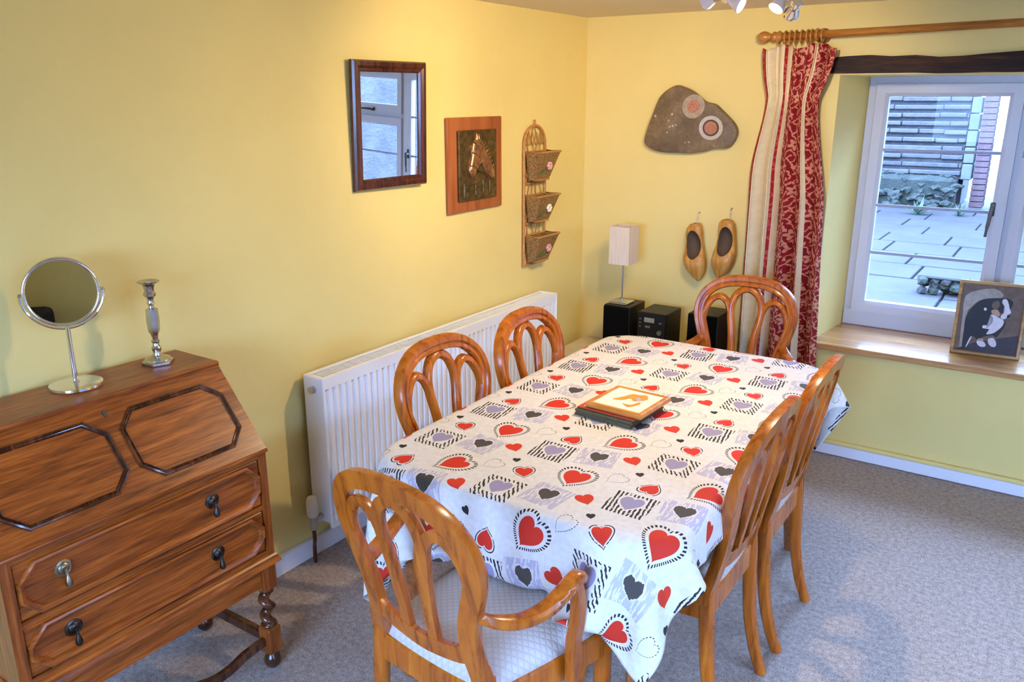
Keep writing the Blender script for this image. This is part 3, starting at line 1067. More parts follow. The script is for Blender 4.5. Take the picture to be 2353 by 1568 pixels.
def drape_cloth(TX0, TX1, TY0, TY1, R, TOP, X0, X1, Y0, Y1, h, steps, subs):
    """lay a rectangular cloth over the rounded table top and let its overhang fall (position based dynamics)"""
    rng = np.random.default_rng(3)
    nx = int(round((X1 - X0) / h)) + 1
    ny = int(round((Y1 - Y0) / h)) + 1
    gx, gy = np.meshgrid(np.linspace(X0, X1, nx), np.linspace(Y0, Y1, ny), indexing='ij')
    cx, cy, hx, hy = (TX0 + TX1) / 2, (TY0 + TY1) / 2, (TX1 - TX0) / 2, (TY1 - TY0) / 2
    def edge(x, y):
        qx = np.abs(x - cx) - hx + R
        qy = np.abs(y - cy) - hy + R
        return np.hypot(np.maximum(qx, 0), np.maximum(qy, 0)) + np.minimum(np.maximum(qx, qy), 0) - R
    Q = np.stack([gx, gy, np.full_like(gx, TOP)], -1)
    flat = Q[..., :2].copy()
    d0 = edge(gx, gy)
    free = np.where(d0 < -.02, 0.0, 1.0)
    Q += rng.normal(0, .002, Q.shape) * free[..., None]
    out = np.maximum(d0, 0)
    e = 1e-4
    gd = np.stack([edge(gx + e, gy) - edge(gx - e, gy), edge(gx, gy + e) - edge(gx, gy - e)], -1) / (2 * e)
    Q[..., 2] -= out * .75
    Q[..., :2] -= gd * (out * .33)[..., None]
    links = []
    for di, dj, k in ((1, 0, 1), (0, 1, 1), (1, 1, .6), (1, -1, .6), (2, 0, .12), (0, 2, .12)):
        i0, i1, j0, j1 = max(0, -di), nx - max(0, di), max(0, -dj), ny - max(0, dj)
        ii, jj = np.meshgrid(np.arange(i0, i1), np.arange(j0, j1), indexing='ij')
        st = max(abs(di), abs(dj))
        par = (ii // st) % 2 if di else (jj // st) % 2
        for c in (0, 1):
            m = (par == c) & ((free[ii, jj] + free[ii + di, jj + dj]) > 0)
            a = ii[m] * ny + jj[m]
            b = (ii[m] + di) * ny + jj[m] + dj
            L = np.linalg.norm(flat.reshape(-1, 2)[a] - flat.reshape(-1, 2)[b], axis=-1)
            fa, fb = free.reshape(-1)[a], free.reshape(-1)[b]
            links.append((a, b, L, (k * fa / (fa + fb))[:, None], (k * fb / (fa + fb))[:, None]))
    P = Q.copy()
    V = np.zeros_like(P)
    hang = d0 > -.045
    dt, r = 1 / 60, .012
    for it in range(steps):
        V[..., 2] -= 9.8 * dt * free
        V *= .97
        Q = P + V * dt * free[..., None]
        F = Q.reshape(-1, 3)
        for s in range(subs):
            for a, b, L, ka, kb in links:
                D = F[b] - F[a]
                l = np.sqrt(np.einsum('ij,ij->i', D, D)) + 1e-9
                D *= ((l - L) / l)[:, None]
                F[a] += D * ka
                F[b] -= D * kb
            x, y, z = Q[..., 0], Q[..., 1], Q[..., 2]
            a_ = edge(x, y) + r
            b_ = z - TOP + r
            both = (a_ > 0) & (b_ > 0)
            l = np.hypot(np.maximum(a_, 0), np.maximum(b_, 0))
            dist = np.where(both, l, np.maximum(a_, b_)) - r
            push = np.where((dist < 0) & (free > 0) & (z > TOP - .13), -dist, 0)
            na = np.where(both, a_ / np.maximum(l, 1e-9), np.where(a_ > b_, 1.0, 0.0))
            nb = np.where(both, b_ / np.maximum(l, 1e-9), np.where(a_ > b_, 0.0, 1.0))
            gr_ = np.stack([edge(x + e, y) - edge(x - e, y), edge(x, y + e) - edge(x, y - e)], -1) / (2 * e)
            Q[..., 0] += push * na * gr_[..., 0]
            Q[..., 1] += push * na * gr_[..., 1]
            Q[..., 2] += push * nb
        m = (Q[..., 0] > .90) & (Q[..., 0] < 1.47) & (Q[..., 1] < -2.4) & (Q[..., 2] < .512)
        Q[..., 2][m] = .512
        zz = Q[..., 2]
        lim = 1.632 + .2 * (zz - .46) - .026
        for yc in (-1.538, -2.010):
            m = (np.abs(Q[..., 1] - yc) < .225) & (Q[..., 0] > lim) & (zz < .735)
            Q[..., 0] = np.where(m, np.maximum(lim, TX1 + .002), Q[..., 0])
        V = (Q - P) / dt * free[..., None]
        P = Q
    return P, flat

P, FL = drape_cloth(TX0, TX1, TY0, TY1, .16, .754, .44, TX1 + .105, TY0 - .262, -.715, .030, 220, 7)
NXC, NYC = P.shape[:2]
FL = FL.reshape(-1, 2)
me = bpy.data.meshes.new('tablecloth')
idx = lambda i, j: i * NYC + j
me.from_pydata([tuple(p - np.array([tc[0], tc[1], .752])) for p in P.reshape(-1, 3)], [], [(idx(i, j), idx(i + 1, j), idx(i + 1, j + 1), idx(i, j + 1)) for i in range(NXC - 1) for j in range(NYC - 1)])
uvl = me.uv_layers.new(name='flat')
for l in me.loops:
    uvl.data[l.index].uv = FL[l.vertex_index]
for p in me.polygons:
    p.use_smooth = True
me.materials.append(M['heart_cloth'])
clo = bpy.data.objects.new('tablecloth', me)
clo.location = (tc[0], tc[1], .752)
COL.objects.link(clo)
md = clo.modifiers.new('smooth', 'SUBSURF'); md.levels = 2; md.render_levels = 2
md = clo.modifiers.new('thick', 'SOLIDIFY'); md.thickness = 0.0012; md.offset = 1.0
tag(clo, 'white tablecloth printed with red, black and lilac hearts', 'tablecloth')

# stack of place mats with a framed tile on top
TZ = .7555
def slab(name, cx, cy, z0, h, w, d, ang, mats, label, group, border=None):
    bm = bmesh.new()
    box(bm, -w / 2, w / 2, -d / 2, d / 2, 0, h * .55, 0.0, 1, 0)
    box(bm, -w / 2, w / 2, -d / 2, d / 2, h * .55, h, 0.0, 1, 1)
    o = obj(name, bm, mats)
    o.location = (cx, cy, z0); o.rotation_euler = (0, 0, math.radians(ang))
    return tag(o, label, 'place mat', group)
GM = 'stack of place mats on the tablecloth'
zz = TZ
ords = ['lowest', 'second lowest', 'third from the bottom', 'fourth from the bottom']
for k in range(4):
    slab('place_mat', 1.160 + random.uniform(-.003, .003), -1.822 + random.uniform(-.003, .003), zz, .0052, .205, .212, random.uniform(-4.5, -1.5), ['cork_brown', 'mat_green'], 'dark cork-backed place mat, %s of the stack' % ords[k], GM)
    zz += .0055
pm = thing('place_mat', 'red-bordered place mat just under the wooden framed tile', 'place mat', (1.168, -1.818, zz), math.radians(-3.5), GM)
obj('board', B(-.103, .103, -.106, .106, 0, .005), 'cork_brown', pm)
obj('red_border', B(-.103, .103, -.106, .106, .005, .0062), 'mat_red', pm)
obj('picture', B(-.088, .088, -.091, .091, .0062, .0068), 'mat_cream', pm)
zz += .007
tv = thing('tile_trivet', 'wooden framed white tile trivet with orange motif on top of the mats', 'trivet', (1.189, -1.814, zz), math.radians(-3.0))
bm = bmesh.new()
mould(bm, rect(-.100, .100, -.102, .102), [(.004, 0), (0, .004), (.001, .015), (.006, .0185), (.016, .0175), (.018, .014), (.018, 0)], lambda u, v, h: (u, v, h))
obj('frame', bm, 'trivet_wood', tv, 40)
obj('tile', B(-.083, .083, -.085, .085, .001, .0165), 'tile_white', tv)
bm = bmesh.new()
for mi, poly in ((0, [(0.224, 0.350), (0.335, 0.593), (0.412, 0.813), (0.558, 0.839), (0.680, 0.90), (0.796, 0.690), (0.625, 0.477), (0.498, 0.574), (0.407, 0.404)]), (0, [(0.496, 0.256), (0.665, 0.274), (0.741, 0.489), (0.797, 0.382), (0.691, 0.147)]), (1, [(0.595, 0.631), (0.614, 0.700), (0.687, 0.656), (0.719, 0.561), (0.662, 0.528)])):
    pp = [(p.x, p.y) for p in cr([Vector(q) for q in poly], 3, True)]
    prism(bm, pp, .0166 + mi * .0001, .0169 + mi * .0002, lambda u, v, h: (-.083 + .166 * u, -.085 + .17 * v, h), mi)
obj('printed_motif', bm, ['print_orange', 'print_lilac'], tv, label='abstract orange motif printed on the tile')

# ------------------------------------------------------------------ writing bureau
bu = thing('writing_bureau', 'antique oak fall-front writing bureau on barley-twist legs', 'bureau', (.225, -3.02, 0))
# local: x front = +.195 (world .42), y width +-.375
W2, XB, XF = .375, -.195, .195
prof = [(XB, .40), (XF, .40), (XF, .748), (.015, .968), (XB, .968)]
for s in (-1, 1):
    bm = bmesh.new()
    prism(bm, prof, s * W2, s * (W2 - .02), lambda u, v, h: (u, h, v))
    obj('side_panel', bm, 'oak_side', bu)
obj('top_board', B(XB, .017, -W2 - .004, W2 + .004, .966, .984, .004, 2), 'oak_dark', bu)
obj('back_board', B(XB + .001, XB + .012, -W2 + .02, W2 - .02, .40, .966), 'oak_black', bu)
# fall front: plane from (XF,.75) up to (.015,.968)
v0, v1 = Vector((XF + .006, .748)), Vector((.017, .970))
L = (v1 - v0).length
ds = (v1 - v0) / L
nn = Vector((-ds.y, ds.x)) * -1
def fallmap(u, v, h):
    p = v0 + ds * v + nn * h
    return (p.x, u, p.y)
ff = None
bm = bmesh.new()
prism(bm, rect(-W2 + .001, W2 - .001, 0, L), -.018, .002, fallmap)
ff = obj('fall_front', bm, 'oak_dark', bu)
PROF = [(-.003, .002), (-.002, .007), (.002, .009), (.005, .004), (.007, .003), (.010, .006), (.012, .002)]
for cy in (-.1755, .1755):
    bm = bmesh.new()
    mould(bm, octo(cy, L * .50, .158, .104, .048), PROF, fallmap)
    obj('panel_moulding', bm, 'oak_turned', ff, 30, label='dark octagonal panel moulding')
bm = bmesh.new()
prism(bm, octo(0, L * .88, .005, .010, .003), .002, .004, fallmap)
obj('keyhole', bm, 'iron', ff)
obj('lower_edge', B(XF - .01, XF + .012, -W2 - .002, W2 + .002, .738, .750, .004, 2), 'oak_dark', ff)
# case rails
for z0, z1 in ((.722, .738), (.556, .572), (.402, .420)):
    obj('drawer_rail', B(XB + .02, XF - .002, -W2 + .02, W2 - .02, z0, z1), 'oak_dark', bu)
for s in (-1, 1):
    obj('front_stile', B(XF - .03, XF + .0015, min(s * (W2 - .001), s * (W2 - .026)), max(s * (W2 - .001), s * (W2 - .026)), .404, .737), 'oak_side', bu)
def pull(parent, y, z, x, pale):
    bm = bmesh.new()
    mt = Matrix.Translation((x, y, z)) @ Matrix.Rotation(PI / 2, 4, 'Y')
    lathe(bm, [(0, 0), (.021, 0), (.022, .003), (.017, .006), (.014, .005), (.011, .008), (.006, .010), (.005, .018), (0, .019)], 16, mat=mt)
    tube(bm, [(x + .006, y, z - .002), (x + .016, y, z - .004), (x + .018, y, z - .012)], .0035, 8)
    mt2 = Matrix.Translation((x + .018, y, z - .045))
    lathe(bm, [(0, 0), (.006, .002), (.009, .009), (.008, .017), (.005, .026), (.003, .034), (0, .036)], 12, mat=mt2)
    return obj('drop_pull', bm, 'pale_brass' if pale else 'antique_brass', parent, 40, label='pale brass drop pull' if pale else 'dark metal drop pull')
for z0, z1, zc in ((.575, .719, .658), (.423, .553, .494)):
    dr = obj('drawer', B(XF - .25, XF - .003, -W2 + .0275, W2 - .0275, z0, z1, .003), 'oak_dark', bu)
    fm = lambda u, v, h: (XF - .003 + h, u, v)
    bm = bmesh.new()
    mould(bm, octo(0, (z0 + z1) / 2, .342, (z1 - z0) / 2 - .006, .042), [(-.003, 0), (-.002, .009), (.003, .012), (.008, .008), (.012, .006), (.015, 0)], fm)
    obj('panel_moulding', bm, 'oak_dark', dr, 30)
    # small mitre strips across the corners
    for yy in (.182, -.236):
        pull(dr, yy, zc + (.004 if yy < 0 else 0), XF - .003, yy < 0 and z0 > .5)
# base moulding and frieze
bm = bmesh.new()
mould(bm, [(XB, -W2 - .0), (XF + .0, -W2 - .0), (XF + .0, W2 + .0), (XB, W2 + .0)], [(.02, .402), (-.002, .402), (-.007, .397), (-.007, .391), (-.012, .385), (-.014, .374), (.02, .374)], lambda u, v, h: (u, v, h))
obj('base_moulding', bm, 'oak_dark', bu, 30)
obj('frieze_rail', B(XF - .035, XF - .012, -W2 + .05, W2 - .05, .300, .374), 'oak_dark', bu)
for s in (-1, 1):
    obj('frieze_rail', B(XB + .05, XF - .05, s * (W2 - .025) - .011, s * (W2 - .025) + .011, .300, .374), 'oak_side', bu)
for lx in (XF - .024, XB + .026):
    for ly in (-W2 + .026, W2 - .026):
        lg = obj('leg', B(lx - .026, lx + .026, ly - .026, ly + .026, .285, .374, .003), 'oak_side', bu)
        bm = bmesh.new()
        # barley twist
        rings = []
        n = 18
        for k in range(49):
            t = k / 48
            z = .285 - t * .135
            e = min(1, t / .12, (1 - t) / .16)
            r = .014 + .002 * math.sin(t * 40) * 0
            ring = []
            a0 = t * 2 * PI * 2.3
            for q in range(n):
                a = 2 * PI * q / n
                rr = (.0170 + .0095 * e * math.cos(a - a0)) if t > .06 and t < .9 else (.022 if t <= .06 else .020 + .006 * math.sin((t - .9) * 31))
                ring.append((lx + rr * math.cos(a), ly + rr * math.sin(a), z))
            rings.append(ring)
        skin(bm, rings)
        obj('barley_twist', bm, 'oak_turned', lg, 'all', label='dark barley-twist turning')
        bm = bmesh.new()
        box(bm, lx - .026, lx + .026, ly - .026, ly + .026, .058, .150, .006)
        obj('foot_block', bm, 'oak_side', lg)
        bm = bmesh.new()
        lathe(bm, [(0, 0), (.014, .001), (.024, .012), (.027, .026), (.023, .042), (.014, .052), (.012, .060)], 18, (lx, ly, 0))
        obj('bun_foot', bm, 'oak_black', lg, 'all')
for s in (-1, 1):
    obj('stretcher', B(XB + .045, XF - .045, s * (W2 - .026) - .012, s * (W2 - .026) + .012, .085, .120, .004), 'oak_turned', bu)
for lx in (XF - .024, XB + .026):
    bm = bmesh.new()
    pts = [(lx, -W2 + .05 + (2 * W2 - .10) * k / 40, .098 + .016 * math.cos(k / 40 * 4 * PI) * (1 if .1 < k / 40 < .9 else .4)) for k in range(41)]
    sweep(bm, pts, lambda i: Vector((1, 0, 0)), lambda i: rrect(.022, .030, .2))
    obj('stretcher', bm, 'oak_turned', bu, 40)

# vanity mirror on the bureau
vm = thing('vanity_mirror', 'round chrome vanity mirror standing on the bureau', 'mirror', (.108, -3.00, .984), math.radians(-28))
bm = bmesh.new()
lathe(bm, [(0, 0), (.066, 0), (.068, .003), (.067, .009), (.063, .011), (.012, .013), (.009, .018), (0, .018)], 40)
obj('base', bm, 'chrome', vm, 40)
bm = bmesh.new()
tube(bm, [(0, 0, .012), (0, 0, .168)], .0065, 14)
obj('pole', bm, 'chrome', vm, 40)
MR = .088
mt = Matrix.Translation((0, 0, .262)) @ Matrix.Rotation(math.radians(-3.2), 4, 'Y') @ Matrix.Rotation(PI / 2, 4, 'Y')
bm = bmesh.new()
pr = []
rings = []
for k in range(48):
    a = 2 * PI * k / 48
    rings.append([mt @ Vector(((MR + .0055 * math.cos(b)) * math.cos(a), (MR + .0055 * math.cos(b)) * math.sin(a), .008 * math.sin(b))) for b in [2 * PI * q / 10 for q in range(10)]])
skin(bm, rings, False, True)
obj('rim', bm, 'chrome', vm, 'all')
bm = bmesh.new()
lathe(bm, [(0, -.004), (MR, -.004), (MR, .004), (0, .004)], 48, mat=mt)
obj('mirror_disc', bm, 'mirror_glass', vm, 30)
bm = bmesh.new()
for s in (-1, 1):
    tube(bm, [(0, s * (MR + .002), .262), (0, s * (MR + .012), .262)], .005, 10)
tube(bm, [(.0, (MR + .011) * math.cos(a), .262 + (MR + .011) * math.sin(a)) for a in [PI + PI * k / 30 for k in range(31)]], .0035, 8)
obj('yoke', bm, 'chrome', vm, 40)

# pewter candlestick
cs = thing('candlestick', 'pewter candlestick with hexagonal foot on the bureau', 'candlestick', (.115, -2.757, .984), math.radians(10))
bm = bmesh.new()
rings = [[(r * math.cos(PI / 3 * k), r * math.sin(PI / 3 * k), z) for k in range(6)] for r, z in ((.046, 0), (.047, .002), (.046, .010), (.040, .013))]
skin(bm, rings)
lathe(bm, [(.038, .012), (.036, .017), (.024, .022), (.014, .027)], 24)
obj('foot', bm, 'pewter', cs, 30)
bm = bmesh.new()
lathe(bm, [(.013, .025), (.010, .036), (.013, .043), (.014, .048), (.010, .054), (.009, .064), (.013, .069), (.008, .075), (.010, .086)], 20)
rings = [[(r * math.cos(PI / 3 * k), r * math.sin(PI / 3 * k), z) for k in range(6)] for r, z in ((.008, .084), (.0165, .100), (.0185, .130), (.017, .165), (.012, .168))]
skin(bm, rings)
lathe(bm, [(.008, .166), (.007, .176), (.011, .182), (.008, .190), (.010, .198), (.017, .205), (.018, .211), (.013, .219), (.015, .231), (.017, .236)], 20)
obj('stem', bm, 'pewter', cs, 35)
bm = bmesh.new()
lathe(bm, [(.012, .234), (.030, .245), (.031, .247), (.029, .248), (.012, .243), (.010, .230), (0, .230)], 24)
obj('drip_pan', bm, 'pewter', cs, 40)

# ------------------------------------------------------------------ radiator
RY0, RY1, RZ0, RZ1 = -2.137, -.497, .155, .755
ra = thing('radiator', 'long white ribbed panel radiator under the mirror wall', 'radiator', (0, (RY0 + RY1) / 2, RZ0))
HL = (RY1 - RY0) / 2
RH = RZ1 - RZ0
def flute_panel(xf, sgn):
    bm = bmesh.new()
    cols = []
    y = -HL
    pitch = 2 * HL / 49
    pts = [(-HL, 0)]
    for k in range(49):
        y0 = -HL + k * pitch
        pts += [(y0 + pitch * .22, 0), (y0 + pitch * .34, -.010), (y0 + pitch * .66, -.010), (y0 + pitch * .78, 0)]
    pts += [(HL, 0)]
    zs = [(0, 0), (.028, 0), (.040, 1), (RH - .052, 1), (RH - .040, 0), (RH, 0)]
    grid = [[bm.verts.new((xf + sgn * d * f, yy, z)) for yy, d in pts] for z, f in zs]
    for a, b in zip(grid, grid[1:]):
        for i in range(len(pts) - 1):
            bm.faces.new((a[i], a[i + 1], b[i + 1], b[i]))
    ext = bmesh.ops.extrude_face_region(bm, geom=list(bm.faces))
    for v in [e for e in ext['geom'] if isinstance(e, bmesh.types.BMVert)]:
        v.co.x -= sgn * .012
    return bm
obj('front_panel', flute_panel(.130, 1), 'radiator_white', ra, 25)
obj('rear_panel', flute_panel(.040, -1), 'radiator_white', ra, 25)
for s in (-1, 1):
    obj('end_cover', B(.030, .1325, s * HL - .004, s * HL + .004, .02, RH + .003, .003), 'radiator_white', ra)
bm = bmesh.new()
mould(bm, rect(.030, .132, -HL, HL), [(0, RH - .012), (0, RH + .004), (.014, RH + .004), (.014, RH - .004)], lambda u, v, h: (u, v, h))
gr = obj('top_grille', bm, 'radiator_white', ra, 20)
bm = bmesh.new()
k = -HL + .02
while k < HL - .02:
    box(bm, .044, .118, k, k + .006, RH - .012, RH)
    k += .0135
sl = obj('grille_slats', bm, 'radiator_white', gr)
sl['kind'] = 'stuff'
bm = bmesh.new()
tube(bm, [(.082, -HL - .003, RH - .045), (.082, -HL - .020, RH - .045)], .014, 14)
obj('bleed_plug', bm, 'steel', ra, 40)
for s in (-1, 1):
    vl = obj('valve_body', (lambda bm: (tube(bm, [(.080, s * (HL + .002), .045), (.080, s * (HL + .052), .045)], .011, 10), tube(bm, [(.080, s * (HL + .050), .005), (.080, s * (HL + .050), .062)], .012, 10), bm)[2])(bmesh.new()), 'steel', ra, 40)
    bm = bmesh.new()
    lathe(bm, [(0, 0), (.018, 0), (.022, .006), (.0225, .04), (.020, .072), (.016, .080), (0, .081)], 18, (.080, s * (HL + .050), .060))
    obj('valve_head', bm, 'valve_white', vl, 40, label='white thermostatic valve head')
    bm = bmesh.new()
    tube(bm, cr([(.080, s * (HL + .050), .008), (.079, s * (HL + .048), -.04), (.060, s * (HL + .035), -.08), (.052, s * (HL + .03), -.154)], 5), .0075, 10)
    obj('supply_pipe', bm, 'copper_pipe', vl, 'all')

# ------------------------------------------------------------------ things on the left wall
wm = thing('wall_mirror', 'rectangular mirror in a dark mahogany frame on the yellow wall', 'mirror', (.009, -1.604, 1.39), math.radians(-2.4))
wm.rotation_euler = (0, math.radians(1.7), math.radians(-2.4))
bm = bmesh.new()
mould(bm, rect(-.199, .199, 0, .478), [(0, 0), (0, .014), (.006, .022), (.020, .024), (.030, .019), (.036, .020), (.042, .012), (.042, 0)], lambda u, v, h: (h + .001, u, v))
obj('frame', bm, 'mahogany', wm, 30)
obj('glass', B(.002, .010, -.159, .159, .040, .438), 'mirror_glass', wm)

hp = thing('horse_plaque', 'wooden plaque with a bronze horse head in relief', 'plaque', (0, -1.034, 1.238))
obj('board', B(.001, .018, -.205, .204, 0, .412, .004), 'plaque_wood', hp)
pa = obj('relief_panel', B(.018, .032, -.143, .143, .050, .357, .004), 'bronze_relief', hp)
def hm(u, v, h): return (.032 + h, -.143 + .286 * u, .050 + .307 * v)
HORSE = [(.43, .97), (.465, .90), (.50, .955), (.525, .895), (.60, .86), (.70, .78), (.79, .67), (.86, .55), (.905, .42), (.91, .29), (.80, .275), (.73, .30), (.67, .375), (.61, .455), (.555, .505), (.50, .475), (.44, .425), (.385, .355), (.33, .315), (.27, .335), (.235, .40), (.235, .475), (.265, .56), (.30, .66), (.315, .76), (.36, .845), (.41, .885)]
bm = bmesh.new()
hp_pts = [(p.x, p.y) for p in cr([Vector(q) for q in HORSE], 3, True)]
SPINE = [(.29, .42), (.33, .55), (.40, .68), (.48, .76), (.58, .72), (.68, .60), (.76, .47), (.82, .36)]
def toward(k, h):
    out = []
    for u, v in hp_pts:
        # shrink towards the spine that runs from muzzle over cheek to the neck
        near = SPINE[0]
        for c in SPINE:
            if math.hypot(c[0] - u, c[1] - v) < math.hypot(near[0] - u, near[1] - v):
                near = c
        out.append(hm(u + (near[0] - u) * k, v + (near[1] - v) * k, h))
    return out
skin(bm, [toward(0, 0), toward(0, .004), toward(.25, .009), toward(.55, .0125), toward(.85, .014), toward(.98, .0142)], True)
hh = obj('horse_head', bm, 'bronze_bright', pa, 60, label='bronze horse head in bridle')
bm = bmesh.new()
for a_ in ([(.245, .50), (.30, .50), (.37, .475), (.42, .44)], [(.30, .69), (.38, .66), (.47, .60), (.55, .52)], [(.36, .83), (.42, .76), (.50, .66), (.545, .53)], [(.37, .475), (.44, .54), (.52, .60)], [(.42, .44), (.56, .40), (.70, .34), (.80, .30)]):
    tube(bm, [hm(u, v, .0125 if i_ not in (0, 3) else .009) for i_, (u, v) in enumerate(a_)], .0024, 6)
obj('bridle', bm, 'agate_dark', hh, 'all')
bm = bmesh.new()
for k in range(9):
    t_ = k / 8
    u0, v0 = .53 + .34 * t_, .89 - .36 * t_ ** 1.3
    tube(bm, [hm(u0, v0, .009), hm(u0 - .04, v0 - .05, .0125), hm(u0 - .035, v0 - .11, .011)], [.004, .005, .0015], 6)
obj('mane', bm, 'bronze_relief', hh, 'all')
bm = bmesh.new()
for (u, v, r_) in ((.375, .735, .006), (.262, .435, .004)):
    bmesh.ops.create_icosphere(bm, subdivisions=1, radius=r_, matrix=Matrix.Translation(hm(u, v, .011)))
obj('eye', bm, 'agate_dark', hh, 'all')
bm = bmesh.new()
for a, b in (((.115, .233), (.411, .234)), ((.115, .15), (.411, .15)), ((.411, .27), (.41, .071)), ((.607, .283), (.609, .087)), ((.113, .25), (.111, .062)), ((.411, .17), (.609, .20)), ((.785, .251), (.788, .095))):
    tube(bm, [hm(*a, .001), hm(*b, .001)], .004, 6)
obj('gate_bars', bm, 'bronze_relief', pa, 40)

# wicker letter rack
wr = thing('wicker_rack', 'tall arched wicker letter rack with three small baskets', 'letter rack', (0, -.533, .905))
RWD, RT = .098, .70
bm = bmesh.new()
arc = [(.012, -RWD, 0), (.012, -RWD, .30), (.012, -RWD, RT - .12)] + [(.012, -RWD * math.cos(a), RT - .10 + .095 * math.sin(a)) for a in [PI * k / 12 for k in range(1, 12)]] + [(.012, RWD, RT - .12), (.012, RWD, .30), (.012, RWD, 0)]
tube(bm, arc, .007, 8)
for z in (.005, .215, .415):
    tube(bm, [(.012, -RWD, z), (.012, RWD, z)], .006, 8)
tube(bm, [(.012, 0, RT - .01), (.012, 0, RT + .022)], .005, 6)
obj('cane_frame', bm, 'cane', wr, 40)
bm = bmesh.new()
for q in (-.055, -.018, .018, .055):
    top = RT - .10 + .09 * math.sqrt(max(0, 1 - (q / RWD) ** 2))
    tube(bm, [(.010 + .003 * math.sin(z * 60 + q * 90), q + .008 * math.sin(z * 45 + q * 300), z) for z in [k * top / 40 for k in range(41)]], .0026, 5)
for z0, z1 in ((.215, .29), (.415, .50), (.60, .66)):
    for q in range(5):
        y0 = -.085 + q * .035
        tube(bm, [(.014, y0, z0), (.014, y0 + .03, z1)], .002, 5)
        tube(bm, [(.008, y0 + .03, z0), (.008, y0, z1)], .002, 5)
obj('lattice_canes', bm, 'cane', wr, 'all')
for zb, zt, fl in ((.432, .570, 'flower_pink'), (.226, .358, 'flower_white'), (.022, .158, 'flower_pink')):
    bm = bmesh.new()
    bo = [(.020, -.068, zb), (.058, -.062, zb), (.058, .062, zb), (.020, .068, zb)]
    to = [(.020, -.094, zt), (.108, -.092, zt), (.108, .092, zt), (.020, .094, zt)]
    ins = lambda r, d: [(p[0] + (d if p[0] < .03 else -d), p[1] + (d if p[1] < 0 else -d), p[2] + d) for p in r]
    rows = []
    for k in range(9):
        t = k / 8
        rows.append([tuple(a_ + (b_ - a_) * t for a_, b_ in zip(p, q)) for p, q in zip(bo, to)])
    outer = rows
    inner = [ins(r_, .005) for r_ in reversed(rows)]
    inner = [[(p[0], p[1], min(p[2], zt)) for p in r_] for r_ in inner]
    skin(bm, outer + inner)
    bk = obj('basket', bm, 'wicker', wr)
    bm = bmesh.new()
    tube(bm, to, .0055, 6, True)
    obj('basket_rim', bm, 'cane', bk, 40)
    bm = bmesh.new()
    tube(bm, [(p[0], p[1], p[2]) for p in bo], .0045, 6, True)
    obj('basket_foot', bm, 'cane', bk, 40)
    bm = bmesh.new()
    zc = (zb + zt) / 2
    for k in range(6):
        a = 2 * PI * k / 6
        bmesh.ops.create_icosphere(bm, subdivisions=1, radius=.011, matrix=Matrix.Translation((.088, .020 + .013 * math.cos(a), zc + .013 * math.sin(a))))
    obj('dried_flower', bm, fl, bk, 'all')
    bm = bmesh.new()
    for k in range(5):
        p = Vector((.084 - .004 * k, -.002 - k * .011, zc - .012 - .006 * (k % 2) - k * .003))
        prism(bm, [(0, 0), (.014, .006), (.028, 0), (.014, -.006)], 0, .003, lambda u, v, h: (p.x + h, p.y - u, p.z + v - u * .4))
    obj('dried_leaf', bm, 'leaf_dull', bk)

# ------------------------------------------------------------------ things on the back wall
STONE = [(0.533,1.791),(0.576,1.782),(0.623,1.762),(0.663,1.734),(0.694,1.712),(0.743,1.700),(0.778,1.673),(0.817,1.639),(0.849,1.606),(0.864,1.572),(0.858,1.538),(0.839,1.506),(0.814,1.491),(0.748,1.486),(0.703,1.472),(0.628,1.460),(0.549,1.459),(0.470,1.460),(0.412,1.473),(0.378,1.495),(0.369,1.517),(0.382,1.576),(0.404,1.634),(0.428,1.698),(0.446,1.734),(0.484,1.769)]
fs = thing('fossil_slab', 'brown polished stone slab with two pale ringed eyes, hung on the wall', 'stone slab', (.616, 0, 1.459))
pts = [(p.x, p.y) for p in cr([Vector(q) for q in STONE], 4, True)]
cu, cv = .616, 1.60
def sm(u, v, h): return (u - .616, -h, v - 1.459)
bm = bmesh.new()
rings = [[sm(cu + (u - cu) * k, cv + (v - cv) * k, h) for u, v in pts] for k, h in ((.975, .004), (1.0, .012), (1.0, .028), (.985, .036), (.95, .040), (.6, .041), (.25, .041), (.02, .041))]
skin(bm, rings)
obj('slab', bm, 'fossil_stone', fs, 40)
for (eu, ev), rr in (((.634, 1.689), .058), ((.731, 1.587), .060)):
    solid = rr > .059
    for nm, r0, r1, h, mt_ in (('pale_ring', rr * (.70 if solid else .62), rr, .0425, 'agate_white' if solid else 'agate_halo'), ('dark_ring', rr * .52, rr * .72, .0422, 'agate_dark' if solid else 'agate_halo'), ('rust_centre', 0.0, rr * .54, .0432, 'agate_rust')):
        bm = bmesh.new()
        o_, i_ = [], []
        n = 36
        for k in range(n):
            a = 2 * PI * k / n
            w_ = 1 + .03 * math.sin(2 * a + eu * 20)
            o_.append((math.cos(a) * r1 * w_, math.sin(a) * r1 * w_)); i_.append((math.cos(a) * r0 * w_, math.sin(a) * r0 * w_))
        skin(bm, [[sm(eu + x, ev + z, .040) for x, z in o_], [sm(eu + x, ev + z, h) for x, z in o_], [sm(eu + x * .98, ev + z * .98, h) for x, z in i_], [sm(eu + x * .98, ev + z * .98, .040) for x, z in i_]], r0 == 0, False)
        obj(nm, bm, mt_, fs, 40)
bm = bmesh.new()
for (u, v, r) in ((.521, 1.650, .008), (.505, 1.618, .005), (.528, 1.593, .007), (.545, 1.597, .006), (.512, 1.588, .006), (.50, 1.56, .005), (.62, 1.515, .005), (.60, 1.512, .004), (.43, 1.64, .007)):
    bmesh.ops.create_icosphere(bm, subdivisions=1, radius=r, matrix=Matrix.Translation(sm(u, v, .040)))
obj('pale_flecks', bm, 'agate_white', fs, 'all')

